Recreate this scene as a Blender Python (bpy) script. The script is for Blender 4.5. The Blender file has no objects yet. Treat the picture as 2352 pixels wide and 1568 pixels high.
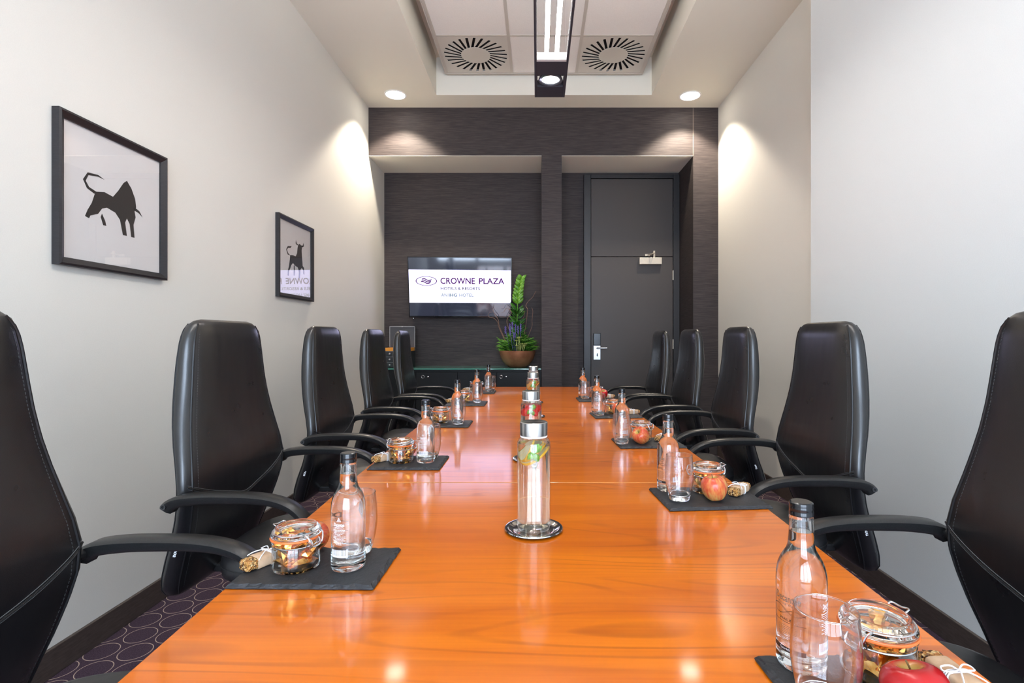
import bpy, bmesh, math, random
from mathutils import Vector, Matrix, geometry
random.seed(7)
R = math.radians
PI = math.pi
SC = bpy.context.scene
COL = SC.collection

# ------------------------------------------------------------------ camera
CAMH = 1.18
FPX = 1200.0
cam_d = bpy.data.cameras.new('camera')
cam = bpy.data.objects.new('camera', cam_d)
COL.objects.link(cam)
cam.location = (0, 0, CAMH)
cam.rotation_euler = (R(90), 0, 0)
cam_d.sensor_width = 36.0
cam_d.lens = FPX * 36.0 / 2352.0
cam_d.shift_x = -59.0 / 2352.0
cam_d.shift_y = -9.0 / 2352.0
cam_d.clip_start = 0.02
SC.camera = cam
SC.view_settings.view_transform = 'Standard'
SC.view_settings.look = 'None'
SC.view_settings.gamma = 1.0
SC.view_settings.use_curve_mapping = False
SC.view_settings.exposure = 0.68
SC.cycles.max_bounces = 40
SC.cycles.diffuse_bounces = 6
SC.cycles.glossy_bounces = 6
SC.cycles.transmission_bounces = 40
SC.cycles.transparent_max_bounces = 40
SC.cycles.use_denoising = True
SC.cycles.sample_clamp_indirect = 14.0

# ------------------------------------------------------------------ light
TUBE = 26.0          # emission of the fluorescent tubes
SKY = 9.5            # daylight behind the window at the camera's back
SPOT = 82.0         # downlight watts
world = bpy.data.worlds.new('sky')
SC.world = world
world.use_nodes = True
wb = world.node_tree.nodes['Background']
wb.inputs[0].default_value = (0.66, 0.80, 1.0, 1)
wb.inputs[1].default_value = SKY

# room dimensions (metres, camera stands at the origin)
XL, XR, XRN = -1.70, 1.815, 1.60
YJ = 3.06            # where the right wall steps back
YF, YB = 5.25, 5.79  # face of the dark end wall, back of its niches
YN = -2.3            # window wall behind the camera
ZS = CAMH + 2.31     # soffit
ZR = CAMH + 2.49     # underside of the tile raft
ZT = CAMH + 2.67     # slab above the raft
ZN = CAMH + 1.824    # niche soffit
TZ = 0.74            # table top

portal_d = bpy.data.lights.new('daylight_portal', 'AREA')
portal_d.shape = 'RECTANGLE'
portal_d.size, portal_d.size_y = 3.04, 2.45
portal_d.cycles.is_portal = True
portal = bpy.data.objects.new('daylight_portal', portal_d)
COL.objects.link(portal)
portal.location = (0.0, YN - 0.12, 1.525)
portal.rotation_euler = (R(-90), 0, R(180))

# ------------------------------------------------------------------ materials
def new_mat(name):
    m = bpy.data.materials.new(name)
    m.use_nodes = True
    nt = m.node_tree
    return m, nt, nt.nodes['Principled BSDF']

def N(nt, t, **kw):
    n = nt.nodes.new(t)
    for k, v in kw.items():
        setattr(n, k, v)
    return n

def plain(name, col, rough=0.5, metal=0.0, coat=0.0, spec=0.5):
    m, nt, b = new_mat(name)
    b.inputs['Base Color'].default_value = (*col, 1)
    b.inputs['Roughness'].default_value = rough
    b.inputs['Metallic'].default_value = metal
    b.inputs['Coat Weight'].default_value = coat
    b.inputs['Coat Roughness'].default_value = 0.08
    b.inputs['Specular IOR Level'].default_value = spec
    return m

def emit(name, col, s):
    m = bpy.data.materials.new(name)
    m.use_nodes = True
    nt = m.node_tree
    nt.nodes.remove(nt.nodes['Principled BSDF'])
    e = N(nt, 'ShaderNodeEmission')
    e.inputs[0].default_value = (*col, 1)
    e.inputs[1].default_value = s
    nt.links.new(e.outputs[0], nt.nodes['Material Output'].inputs[0])
    return m

def bump(nt, b, height, strength, dist=0.01):
    n = N(nt, 'ShaderNodeBump')
    n.inputs['Strength'].default_value = strength
    n.inputs['Distance'].default_value = dist
    nt.links.new(height, n.inputs['Height'])
    nt.links.new(n.outputs[0], b.inputs['Normal'])
    return n

def coords(nt, scale, out='Object'):
    tc = N(nt, 'ShaderNodeTexCoord')
    mp = N(nt, 'ShaderNodeMapping')
    mp.inputs['Scale'].default_value = scale
    nt.links.new(tc.outputs[out], mp.inputs[0])
    return mp.outputs[0]

def noise(nt, vec, scale, detail=3, rough=0.5, dist=0.0):
    n = N(nt, 'ShaderNodeTexNoise')
    n.inputs['Scale'].default_value = scale
    n.inputs['Detail'].default_value = detail
    n.inputs['Roughness'].default_value = rough
    n.inputs['Distortion'].default_value = dist
    nt.links.new(vec, n.inputs['Vector'])
    return n.outputs['Fac']

def ramp(nt, fac, stops):
    r = N(nt, 'ShaderNodeValToRGB')
    el = r.color_ramp.elements
    while len(el) < len(stops):
        el.new(0.5)
    for e, (p, c) in zip(el, stops):
        e.position = p
        e.color = (*c, 1)
    nt.links.new(fac, r.inputs[0])
    return r.outputs[0]

def noisy(name, c1, c2, scale, rough=0.5, bumps=0.0, vec=(1, 1, 1), detail=4, metal=0.0, coat=0.0, lo=0.35, hi=0.65, dist=0.004):
    m, nt, b = new_mat(name)
    f = noise(nt, coords(nt, vec), scale, detail)
    nt.links.new(ramp(nt, f, [(lo, c1), (hi, c2)]), b.inputs['Base Color'])
    b.inputs['Roughness'].default_value = rough
    b.inputs['Metallic'].default_value = metal
    b.inputs['Coat Weight'].default_value = coat
    if bumps:
        bump(nt, b, f, bumps, dist)
    return m

M = {}
M['wall'] = noisy('painted_wall', (0.70, 0.68, 0.622), (0.72, 0.70, 0.642), 260, 0.75, 0.12, detail=2, dist=0.002)
M['wall_near'] = noisy('painted_wall_daylight_tint', (0.665, 0.685, 0.675), (0.685, 0.705, 0.695), 260, 0.75, 0.12, detail=2, dist=0.002)  # same wall paint, with the cool cast of window daylight mixed into its colour
M['soffit'] = plain('soffit_paint', (0.80, 0.76, 0.66), 0.85)
M['tile'] = noisy('mineral_tile', (0.83, 0.785, 0.74), (0.87, 0.825, 0.78), 180, 0.9, 0.1, dist=0.001)
M['tbar'] = plain('grid_metal', (0.55, 0.50, 0.44), 0.5)
M['vent'] = plain('vent_enamel', (0.62, 0.575, 0.51), 0.5)
M['void'] = plain('vent_dark', (0.012, 0.009, 0.011), 0.9)

# dark horizontally woven wallpaper
def wallpaper(name, vec):
    m, nt, b = new_mat(name)
    f = noise(nt, coords(nt, vec), 1.0, 4, 0.65)
    nt.links.new(ramp(nt, f, [(0.28, (0.018, 0.013, 0.013)), (0.50, (0.042, 0.032, 0.031)), (0.76, (0.078, 0.060, 0.056))]), b.inputs['Base Color'])
    b.inputs['Roughness'].default_value = 0.62
    b.inputs['Specular IOR Level'].default_value = 0.35
    bump(nt, b, f, 0.25, 0.002)
    return m
M['paper'] = wallpaper('dark_grasscloth', (7, 7, 230))

# lacquered cherry: grain across the table (X)
def cherry():
    m, nt, b = new_mat('cherry_veneer')
    tc = N(nt, 'ShaderNodeTexCoord')
    oi = N(nt, 'ShaderNodeObjectInfo')
    mul = N(nt, 'ShaderNodeVectorMath', operation='SCALE')
    cmb = N(nt, 'ShaderNodeCombineXYZ')
    for i in range(3):
        nt.links.new(oi.outputs['Random'], cmb.inputs[i])
    nt.links.new(cmb.outputs[0], mul.inputs[0])
    mul.inputs[3].default_value = 0.25
    add = N(nt, 'ShaderNodeVectorMath', operation='ADD')
    nt.links.new(tc.outputs['Object'], add.inputs[0])
    nt.links.new(mul.outputs[0], add.inputs[1])
    mp = N(nt, 'ShaderNodeMapping')
    mp.inputs['Scale'].default_value = (0.8, 5.5, 1)
    nt.links.new(add.outputs[0], mp.inputs[0])
    broad = noise(nt, mp.outputs[0], 1.6, 3, 0.5, 0.4)
    wv = N(nt, 'ShaderNodeTexWave', wave_type='BANDS', bands_direction='Y')
    wv.inputs['Scale'].default_value = 1.0
    wv.inputs['Distortion'].default_value = 5.0
    wv.inputs['Detail'].default_value = 2.0
    wv.inputs['Detail Scale'].default_value = 0.55
    nt.links.new(mp.outputs[0], wv.inputs['Vector'])
    mp2 = N(nt, 'ShaderNodeMapping')
    mp2.inputs['Scale'].default_value = (5, 170, 1)
    nt.links.new(add.outputs[0], mp2.inputs[0])
    fine = noise(nt, mp2.outputs[0], 1.0, 3, 0.6)
    a1 = N(nt, 'ShaderNodeMath', operation='MULTIPLY_ADD')
    nt.links.new(wv.outputs['Fac'], a1.inputs[0]); a1.inputs[1].default_value = 0.07
    nt.links.new(broad, a1.inputs[2])
    a2 = N(nt, 'ShaderNodeMath', operation='MULTIPLY_ADD')
    nt.links.new(fine, a2.inputs[0]); a2.inputs[1].default_value = 0.30
    nt.links.new(a1.outputs[0], a2.inputs[2])
    c = ramp(nt, a2.outputs[0], [(0.40, (0.54, 0.106, 0.0030)), (0.72, (0.70, 0.166, 0.0042)), (1.0, (0.80, 0.208, 0.0065))])
    big = noise(nt, mp.outputs[0], 0.75, 2, 0.4, 0.25)
    mu = N(nt, 'ShaderNodeMath', operation='MULTIPLY'); nt.links.new(big, mu.inputs[0]); mu.inputs[1].default_value = 150.0
    si = N(nt, 'ShaderNodeMath', operation='SINE'); nt.links.new(mu.outputs[0], si.inputs[0])
    pick = noise(nt, mp.outputs[0], 2.2, 2)
    ml = N(nt, 'ShaderNodeMapRange'); nt.links.new(si.outputs[0], ml.inputs[0])
    ml.inputs[1].default_value = 0.55; ml.inputs[2].default_value = 1.0; ml.inputs[3].default_value = 0.0; ml.inputs[4].default_value = 1.0
    mk = N(nt, 'ShaderNodeMapRange'); nt.links.new(pick, mk.inputs[0])
    mk.inputs[1].default_value = 0.42; mk.inputs[2].default_value = 0.62; mk.inputs[3].default_value = 0.06; mk.inputs[4].default_value = 0.42
    pr_ = N(nt, 'ShaderNodeMath', operation='MULTIPLY'); nt.links.new(ml.outputs[0], pr_.inputs[0]); nt.links.new(mk.outputs[0], pr_.inputs[1])
    mx = N(nt, 'ShaderNodeMix', data_type='RGBA')
    nt.links.new(pr_.outputs[0], mx.inputs[0]); nt.links.new(c, mx.inputs[6]); mx.inputs[7].default_value = (0.26, 0.050, 0.006, 1)
    nt.links.new(mx.outputs[2], b.inputs['Base Color'])
    b.inputs['Roughness'].default_value = 0.30
    b.inputs['Specular IOR Level'].default_value = 0.2
    b.inputs['Coat Weight'].default_value = 0.85
    b.inputs['Coat IOR'].default_value = 1.5
    b.inputs['Coat Roughness'].default_value = 0.085
    return m
M['cherry'] = cherry()
M['cherry_edge'] = plain('cherry_edge', (0.42, 0.13, 0.02), 0.35)
M['joint'] = plain('joint_strip', (0.62, 0.33, 0.12), 0.4)

# carpet: aubergine pile with drawn rings on a hexagonal grid
def carpet():
    m, nt, b = new_mat('ring_carpet')
    tc = N(nt, 'ShaderNodeTexCoord')
    sep = N(nt, 'ShaderNodeSeparateXYZ')
    nt.links.new(tc.outputs['Object'], sep.inputs[0])
    P = 0.126
    def math_(op, a, bb=None):
        n = N(nt, 'ShaderNodeMath', operation=op)
        for i, v in enumerate((a, bb)):
            if v is None: continue
            if isinstance(v, (int, float)): n.inputs[i].default_value = v
            else: nt.links.new(v, n.inputs[i])
        return n.outputs[0]
    def ring(ox, oy):
        x = math_('SUBTRACT', math_('WRAP', 0, 0) if False else math_('FLOORED_MODULO', math_('ADD', sep.outputs[0], ox + 50 * P), P), P / 2)
        y = math_('SUBTRACT', math_('FLOORED_MODULO', math_('ADD', sep.outputs[1], oy + 50 * P * 1.732), P * 1.732), P * 0.866)
        d = math_('SQRT', math_('ADD', math_('MULTIPLY', x, x), math_('MULTIPLY', y, y)))
        return math_('LESS_THAN', math_('ABSOLUTE', math_('SUBTRACT', d, 0.0545)), 0.0014)
    k = math_('MAXIMUM', ring(0, 0), ring(P / 2, P * 0.866))
    pile = noise(nt, tc.outputs['Object'], 260, 3, 0.7)
    base = ramp(nt, pile, [(0.3, (0.030, 0.018, 0.030)), (0.7, (0.100, 0.066, 0.092))])
    mix = N(nt, 'ShaderNodeMix', data_type='RGBA')
    k2 = math_('MULTIPLY', k, 0.8)
    nt.links.new(k2, mix.inputs[0])
    nt.links.new(base, mix.inputs[6])
    mix.inputs[7].default_value = (0.62, 0.48, 0.38, 1)
    nt.links.new(mix.outputs[2], b.inputs['Base Color'])
    b.inputs['Roughness'].default_value = 0.95
    b.inputs['Specular IOR Level'].default_value = 0.1
    bump(nt, b, pile, 0.6, 0.004)
    return m
M['carpet'] = carpet()
M['base'] = noisy('dark_skirting', (0.050, 0.036, 0.030), (0.074, 0.054, 0.046), 30, 0.5, vec=(1, 1, 6))

def leather(name, rough, tone):
    m, nt, b = new_mat(name)
    v = coords(nt, (1, 1, 1))
    vor = N(nt, 'ShaderNodeTexVoronoi', feature='DISTANCE_TO_EDGE')
    vor.inputs['Scale'].default_value = 420
    nt.links.new(v, vor.inputs['Vector'])
    big = noise(nt, v, 14, 3)
    b.inputs['Base Color'].default_value = (tone * 0.96, tone * 0.97, tone * 1.12, 1)
    b.inputs['Coat Weight'].default_value = 0.35 if rough < 0.35 else 0.1
    b.inputs['Coat Roughness'].default_value = 0.22
    rr = N(nt, 'ShaderNodeMapRange')
    rr.inputs[3].default_value = rough - 0.06
    rr.inputs[4].default_value = rough + 0.08
    nt.links.new(big, rr.inputs[0])
    nt.links.new(rr.outputs[0], b.inputs['Roughness'])
    b.inputs['Specular IOR Level'].default_value = 0.75
    # soft creases plus grain
    cr = noise(nt, coords(nt, (7, 7, 2.2)), 1.6, 2, 0.45, 0.0)
    ad = N(nt, 'ShaderNodeMath', operation='MULTIPLY_ADD')
    nt.links.new(vor.outputs['Distance'], ad.inputs[0]); ad.inputs[1].default_value = 0.05
    nt.links.new(cr, ad.inputs[2])
    bump(nt, b, ad.outputs[0], 0.35, 0.010)
    return m
M['leather'] = leather('black_leather', 0.29, 0.009)
M['seat_leather'] = leather('black_seat_leather', 0.40, 0.012)
M['arm'] = noisy('black_arm_plastic', (0.012, 0.012, 0.012), (0.020, 0.020, 0.020), 300, 0.34, 0.08, dist=0.001)
M['thread'] = plain('grey_thread', (0.022, 0.022, 0.022), 0.55)
M['thread_light'] = plain('pale_thread', (0.085, 0.085, 0.088), 0.6)
M['piping'] = plain('black_piping', (0.010, 0.010, 0.011), 0.35)
M['chrome'] = plain('chrome', (0.82, 0.82, 0.84), 0.08, 1.0)
M['bolt'] = plain('dark_bolt', (0.10, 0.10, 0.105), 0.3, 1.0)
M['steel'] = plain('steel_wire', (0.70, 0.70, 0.72), 0.22, 1.0)
M['black_metal'] = plain('black_metal', (0.016, 0.016, 0.017), 0.4)
M['white_print'] = plain('white_print', (0.82, 0.84, 0.88), 0.6)

def brushed():
    m, nt, b = new_mat('brushed_steel')
    b.inputs['Base Color'].default_value = (0.62, 0.60, 0.58, 1)
    b.inputs['Metallic'].default_value = 1.0
    b.inputs['Roughness'].default_value = 0.22
    b.inputs['Anisotropic'].default_value = 0.7
    return m
M['brushed'] = brushed()

def slate():
    m, nt, b = new_mat('slate')
    v = coords(nt, (1, 1, 1))
    f = noise(nt, v, 26, 6, 0.65, 0.5)
    nt.links.new(ramp(nt, f, [(0.3, (0.011, 0.012, 0.014)), (0.75, (0.032, 0.033, 0.037))]), b.inputs['Base Color'])
    b.inputs['Roughness'].default_value = 0.55
    f2 = noise(nt, v, 60, 6, 0.7, 0.3)
    bump(nt, b, f2, 0.45, 0.004)
    return m
M['slate'] = slate()

def glass(name, ior, col=(1, 1, 1), rough=0.0):
    m = bpy.data.materials.new(name)
    m.use_nodes = True
    nt = m.node_tree
    nt.nodes.remove(nt.nodes['Principled BSDF'])
    g = N(nt, 'ShaderNodeBsdfGlass')
    g.inputs['Color'].default_value = (*col, 1)
    g.inputs['IOR'].default_value = ior
    g.inputs['Roughness'].default_value = rough
    nt.links.new(g.outputs[0], nt.nodes['Material Output'].inputs[0])
    return m
M['glass'] = glass('clear_glass', 1.45, (0.995, 1.0, 0.998))
M['jar_glass'] = glass('jar_glass', 1.32, (0.995, 1.0, 0.997))
M['water'] = glass('clear_water', 1.33, (0.985, 0.995, 0.995))
M['lemon_water'] = glass('lemon_water', 1.33, (1.0, 0.99, 0.94), 0.035)
M['berry_water'] = glass('berry_water', 1.33, (1.0, 0.90, 0.86), 0.02)

def pane_glass(name, refl=1.5, tint=(1, 1, 1), power=5.0):
    m = bpy.data.materials.new(name)
    m.use_nodes = True
    nt = m.node_tree
    nt.nodes.remove(nt.nodes['Principled BSDF'])
    t = N(nt, 'ShaderNodeBsdfTransparent')
    t.inputs[0].default_value = (*tint, 1)
    g = N(nt, 'ShaderNodeBsdfGlossy')
    g.inputs['Roughness'].default_value = 0.0
    lw = N(nt, 'ShaderNodeLayerWeight')          # Schlick: the same from either side of the sheet
    lw.inputs['Blend'].default_value = 0.5
    pw = N(nt, 'ShaderNodeMath', operation='POWER')
    nt.links.new(lw.outputs['Facing'], pw.inputs[0]); pw.inputs[1].default_value = power
    fr = N(nt, 'ShaderNodeMath', operation='MULTIPLY_ADD')
    f0 = ((refl - 1) / (refl + 1)) ** 2
    nt.links.new(pw.outputs[0], fr.inputs[0]); fr.inputs[1].default_value = 1 - f0; fr.inputs[2].default_value = f0
    mx = N(nt, 'ShaderNodeMixShader')
    nt.links.new(fr.outputs[0], mx.inputs[0])
    nt.links.new(t.outputs[0], mx.inputs[1])
    nt.links.new(g.outputs[0], mx.inputs[2])
    nt.links.new(mx.outputs[0], nt.nodes['Material Output'].inputs[0])
    return m
M['pane'] = pane_glass('window_glass', 1.5)
M['tumbler_wall'] = pane_glass('tumbler_wall', 1.6, (0.985, 0.985, 0.99), 2.4)
M['jar_wall'] = pane_glass('jar_wall', 1.55, (0.985, 0.995, 0.99), 3.0)
M['picture_glass'] = pane_glass('picture_glass', 1.9)

def edge_glass():
    m, nt, b = new_mat('green_edged_glass')
    b.inputs['Base Color'].default_value = (0.055, 0.22, 0.17, 1)
    b.inputs['Roughness'].default_value = 0.06
    b.inputs['Coat Weight'].default_value = 0.4
    return m
M['green_glass'] = edge_glass()
M['cabinet'] = plain('black_cabinet', (0.0075, 0.0075, 0.0075), 0.5, spec=0.25)
M['door'] = noisy('door_paint', (0.046, 0.037, 0.033), (0.050, 0.041, 0.037), 400, 0.5, 0.05, dist=0.001)
M['door_frame'] = plain('door_frame_paint', (0.020, 0.018, 0.019), 0.4)
M['gap'] = plain('shadow_gap', (0.004, 0.003, 0.003), 0.9)
M['cream_metal'] = plain('satin_closer_metal', (0.58, 0.52, 0.43), 0.4, 0.3)
M['lock_metal'] = plain('satin_lock_metal', (0.62, 0.64, 0.66), 0.32, 0.7)
M['frame'] = noisy('frame_black_wood', (0.015, 0.014, 0.016), (0.022, 0.020, 0.023), 40, 0.4, 0.1, vec=(1, 1, 8))
M['mount'] = plain('print_paper', (0.84, 0.82, 0.81), 0.8)
M['ink'] = plain('brown_black_ink', (0.045, 0.038, 0.034), 0.8)
M['tv'] = plain('tv_gloss_black', (0.008, 0.008, 0.010), 0.12)
M['screen'] = plain('tv_panel', (0.004, 0.004, 0.006), 0.06, spec=1.0)
M['screen'].node_tree.nodes['Principled BSDF'].inputs['Emission Color'].default_value = (0.50, 0.60, 1.0, 1)
M['screen'].node_tree.nodes['Principled BSDF'].inputs['Emission Strength'].default_value = 0.035
M['screen_white'] = emit('screen_white', (0.68, 0.66, 1.0), 1.6)
M['purple'] = emit('screen_purple', (0.055, 0.006, 0.085), 1.0)
M['grey_ink'] = emit('screen_grey', (0.045, 0.04, 0.06), 1.0)
M['teal_ink'] = emit('screen_teal', (0.07, 0.13, 0.16), 1.0)
M['tube'] = emit('fluorescent_tube', (1.0, 0.965, 0.93), TUBE)
M['lamp_face'] = emit('downlight_lamp', (1.0, 0.93, 0.82), 14.0)
M['spot_face'] = emit('spot_lamp', (0.97, 0.95, 1.0), 9.0)
M['reflector'] = plain('lamp_reflector', (0.88, 0.88, 0.9), 0.18, 0.9)
M['white_enamel'] = plain('white_enamel', (0.85, 0.84, 0.83), 0.4)
M['lamp_body'] = plain('lamp_anthracite', (0.050, 0.046, 0.058), 0.45)
M['facet'] = None
M['cap_black'] = plain('bottle_cap_black', (0.007, 0.007, 0.008), 0.16)
M['silver_ink'] = plain('label_brown_ink', (0.18, 0.11, 0.08), 0.5)
M['black_ink'] = plain('label_black_ink', (0.012, 0.009, 0.009), 0.5)
M['rubber'] = plain('orange_rubber', (0.80, 0.17, 0.035), 0.5)
M['foil'] = noisy('gold_foil', (0.62, 0.27, 0.045), (0.92, 0.54, 0.17), 70, 0.22, metal=1.0)
M['kraft'] = noisy('kraft_paper', (0.50, 0.32, 0.19), (0.60, 0.41, 0.26), 60, 0.75, 0.2)
M['string'] = plain('white_string', (0.80, 0.79, 0.80), 0.8)
def granola():
    m, nt, b = new_mat('granola')
    v = coords(nt, (1, 1, 1))
    vo = N(nt, 'ShaderNodeTexVoronoi')
    vo.inputs['Scale'].default_value = 260
    nt.links.new(v, vo.inputs['Vector'])
    sp = N(nt, 'ShaderNodeSeparateColor')
    nt.links.new(vo.outputs['Color'], sp.inputs[0])
    nt.links.new(ramp(nt, sp.outputs[0], [(0.08, (0.07, 0.028, 0.012)), (0.22, (0.42, 0.16, 0.035)), (0.6, (0.58, 0.28, 0.07)), (0.95, (0.74, 0.50, 0.22))]), b.inputs['Base Color'])
    b.inputs['Roughness'].default_value = 0.5
    bump(nt, b, vo.outputs['Distance'], 0.8, 0.006)
    return m
M['granola'] = granola()

def apple_mat(name, top, mid, low, streak, lo, hi):
    m, nt, b = new_mat(name)
    tc = N(nt, 'ShaderNodeTexCoord')
    sp = N(nt, 'ShaderNodeSeparateXYZ')
    nt.links.new(tc.outputs['Object'], sp.inputs[0])
    at = N(nt, 'ShaderNodeMath', operation='ARCTAN2')
    nt.links.new(sp.outputs[1], at.inputs[0]); nt.links.new(sp.outputs[0], at.inputs[1])
    cb = N(nt, 'ShaderNodeCombineXYZ')
    sn = N(nt, 'ShaderNodeMath', operation='SINE'); nt.links.new(at.outputs[0], sn.inputs[0])
    cs = N(nt, 'ShaderNodeMath', operation='COSINE'); nt.links.new(at.outputs[0], cs.inputs[0])
    nt.links.new(sn.outputs[0], cb.inputs[0]); nt.links.new(cs.outputs[0], cb.inputs[1])
    zz = N(nt, 'ShaderNodeMath', operation='MULTIPLY'); nt.links.new(sp.outputs[2], zz.inputs[0]); zz.inputs[1].default_value = 9.0
    nt.links.new(zz.outputs[0], cb.inputs[2])
    st = noise(nt, cb.outputs[0], streak, 4, 0.6)
    rad = N(nt, 'ShaderNodeMath', operation='MULTIPLY_ADD')
    nt.links.new(sp.outputs[2], rad.inputs[0]); rad.inputs[1].default_value = 4.0
    nt.links.new(st, rad.inputs[2])
    c = ramp(nt, rad.outputs[0], [(lo, low), ((lo + hi) / 2, mid), (hi, top)])
    # dots and a yellow-green hollow round the stem
    d2 = N(nt, 'ShaderNodeMath', operation='MULTIPLY'); nt.links.new(sp.outputs[0], d2.inputs[0]); nt.links.new(sp.outputs[0], d2.inputs[1])
    d3 = N(nt, 'ShaderNodeMath', operation='MULTIPLY_ADD'); nt.links.new(sp.outputs[1], d3.inputs[0]); nt.links.new(sp.outputs[1], d3.inputs[1]); nt.links.new(d2.outputs[0], d3.inputs[2])
    dd = N(nt, 'ShaderNodeMath', operation='SQRT'); nt.links.new(d3.outputs[0], dd.inputs[0])
    mr = N(nt, 'ShaderNodeMapRange'); nt.links.new(dd.outputs[0], mr.inputs[0])
    mr.inputs[1].default_value = 0.006; mr.inputs[2].default_value = 0.016
    mr.inputs[3].default_value = 1.0; mr.inputs[4].default_value = 0.0
    up = N(nt, 'ShaderNodeMath', operation='GREATER_THAN'); nt.links.new(sp.outputs[2], up.inputs[0]); up.inputs[1].default_value = 0.0
    mm = N(nt, 'ShaderNodeMath', operation='MULTIPLY'); nt.links.new(mr.outputs[0], mm.inputs[0]); nt.links.new(up.outputs[0], mm.inputs[1])
    mx = N(nt, 'ShaderNodeMix', data_type='RGBA')
    nt.links.new(mm.outputs[0], mx.inputs[0]); nt.links.new(c, mx.inputs[6]); mx.inputs[7].default_value = (0.50, 0.36, 0.08, 1)
    nt.links.new(mx.outputs[2], b.inputs['Base Color'])
    b.inputs['Roughness'].default_value = 0.25
    b.inputs['Coat Weight'].default_value = 0.1
    return m
M['apple_red'] = apple_mat('red_apple_skin', (0.40, 0.006, 0.008), (0.50, 0.016, 0.012), (0.62, 0.20, 0.05), 3.2, 0.16, 0.44)
M['apple_blush'] = apple_mat('blush_apple_skin', (0.55, 0.07, 0.03), (0.62, 0.20, 0.06), (0.58, 0.36, 0.10), 3.5, 0.30, 0.66)
M['stem'] = plain('apple_stem', (0.16, 0.09, 0.03), 0.7)
M['lemon_rind'] = plain('lemon_rind', (1.0, 0.56, 0.04), 0.4)
M['lemon_flesh'] = noisy('lemon_flesh', (1.0, 0.88, 0.50), (1.0, 0.95, 0.72), 120, 0.4)
M['orange_rind'] = plain('orange_rind', (1.0, 0.36, 0.02), 0.4)
M['orange_flesh'] = noisy('orange_flesh', (1.0, 0.48, 0.04), (1.0, 0.60, 0.12), 120, 0.4)
M['berry'] = noisy('strawberry_flesh', (0.85, 0.012, 0.012), (0.95, 0.05, 0.035), 120, 0.35)
M['berry_core'] = plain('strawberry_core', (0.9, 0.55, 0.42), 0.5)
M['mint'] = noisy('mint_leaf', (0.12, 0.36, 0.010), (0.26, 0.58, 0.03), 130, 0.45, 0.3)
M['copper'] = noisy('copper_bowl', (0.30, 0.115, 0.055), (0.42, 0.18, 0.09), 12, 0.42, metal=0.5)
M['soil'] = noisy('moss_soil', (0.05, 0.04, 0.015), (0.12, 0.10, 0.035), 120, 0.95, 0.6)
M['leaf_bright'] = noisy('bright_leaf', (0.075, 0.24, 0.010), (0.16, 0.38, 0.02), 40, 0.4)
M['leaf_dark'] = noisy('dark_leaf', (0.022, 0.105, 0.012), (0.05, 0.17, 0.02), 40, 0.35)
M['leaf_mid'] = noisy('mid_leaf', (0.06, 0.20, 0.015), (0.15, 0.36, 0.04), 40, 0.45)
M['succulent'] = noisy('succulent_leaf', (0.30, 0.38, 0.08), (0.48, 0.52, 0.18), 40, 0.5)
M['lavender'] = plain('lavender_flower', (0.17, 0.13, 0.42), 0.7)
M['twig'] = plain('curled_twig', (0.22, 0.12, 0.08), 0.8)
M['tin'] = plain('tea_chest_lid', (0.050, 0.050, 0.056), 0.5)
M['tin_dark'] = plain('tea_chest_black', (0.014, 0.014, 0.016), 0.5)
M['tin_edge'] = plain('tea_chest_edge', (0.34, 0.34, 0.35), 0.4)
M['orange_card'] = plain('orange_card', (0.80, 0.30, 0.02), 0.5)
M['curtain'] = plain('window_frame_paint', (0.5, 0.5, 0.5), 0.5)

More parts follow.
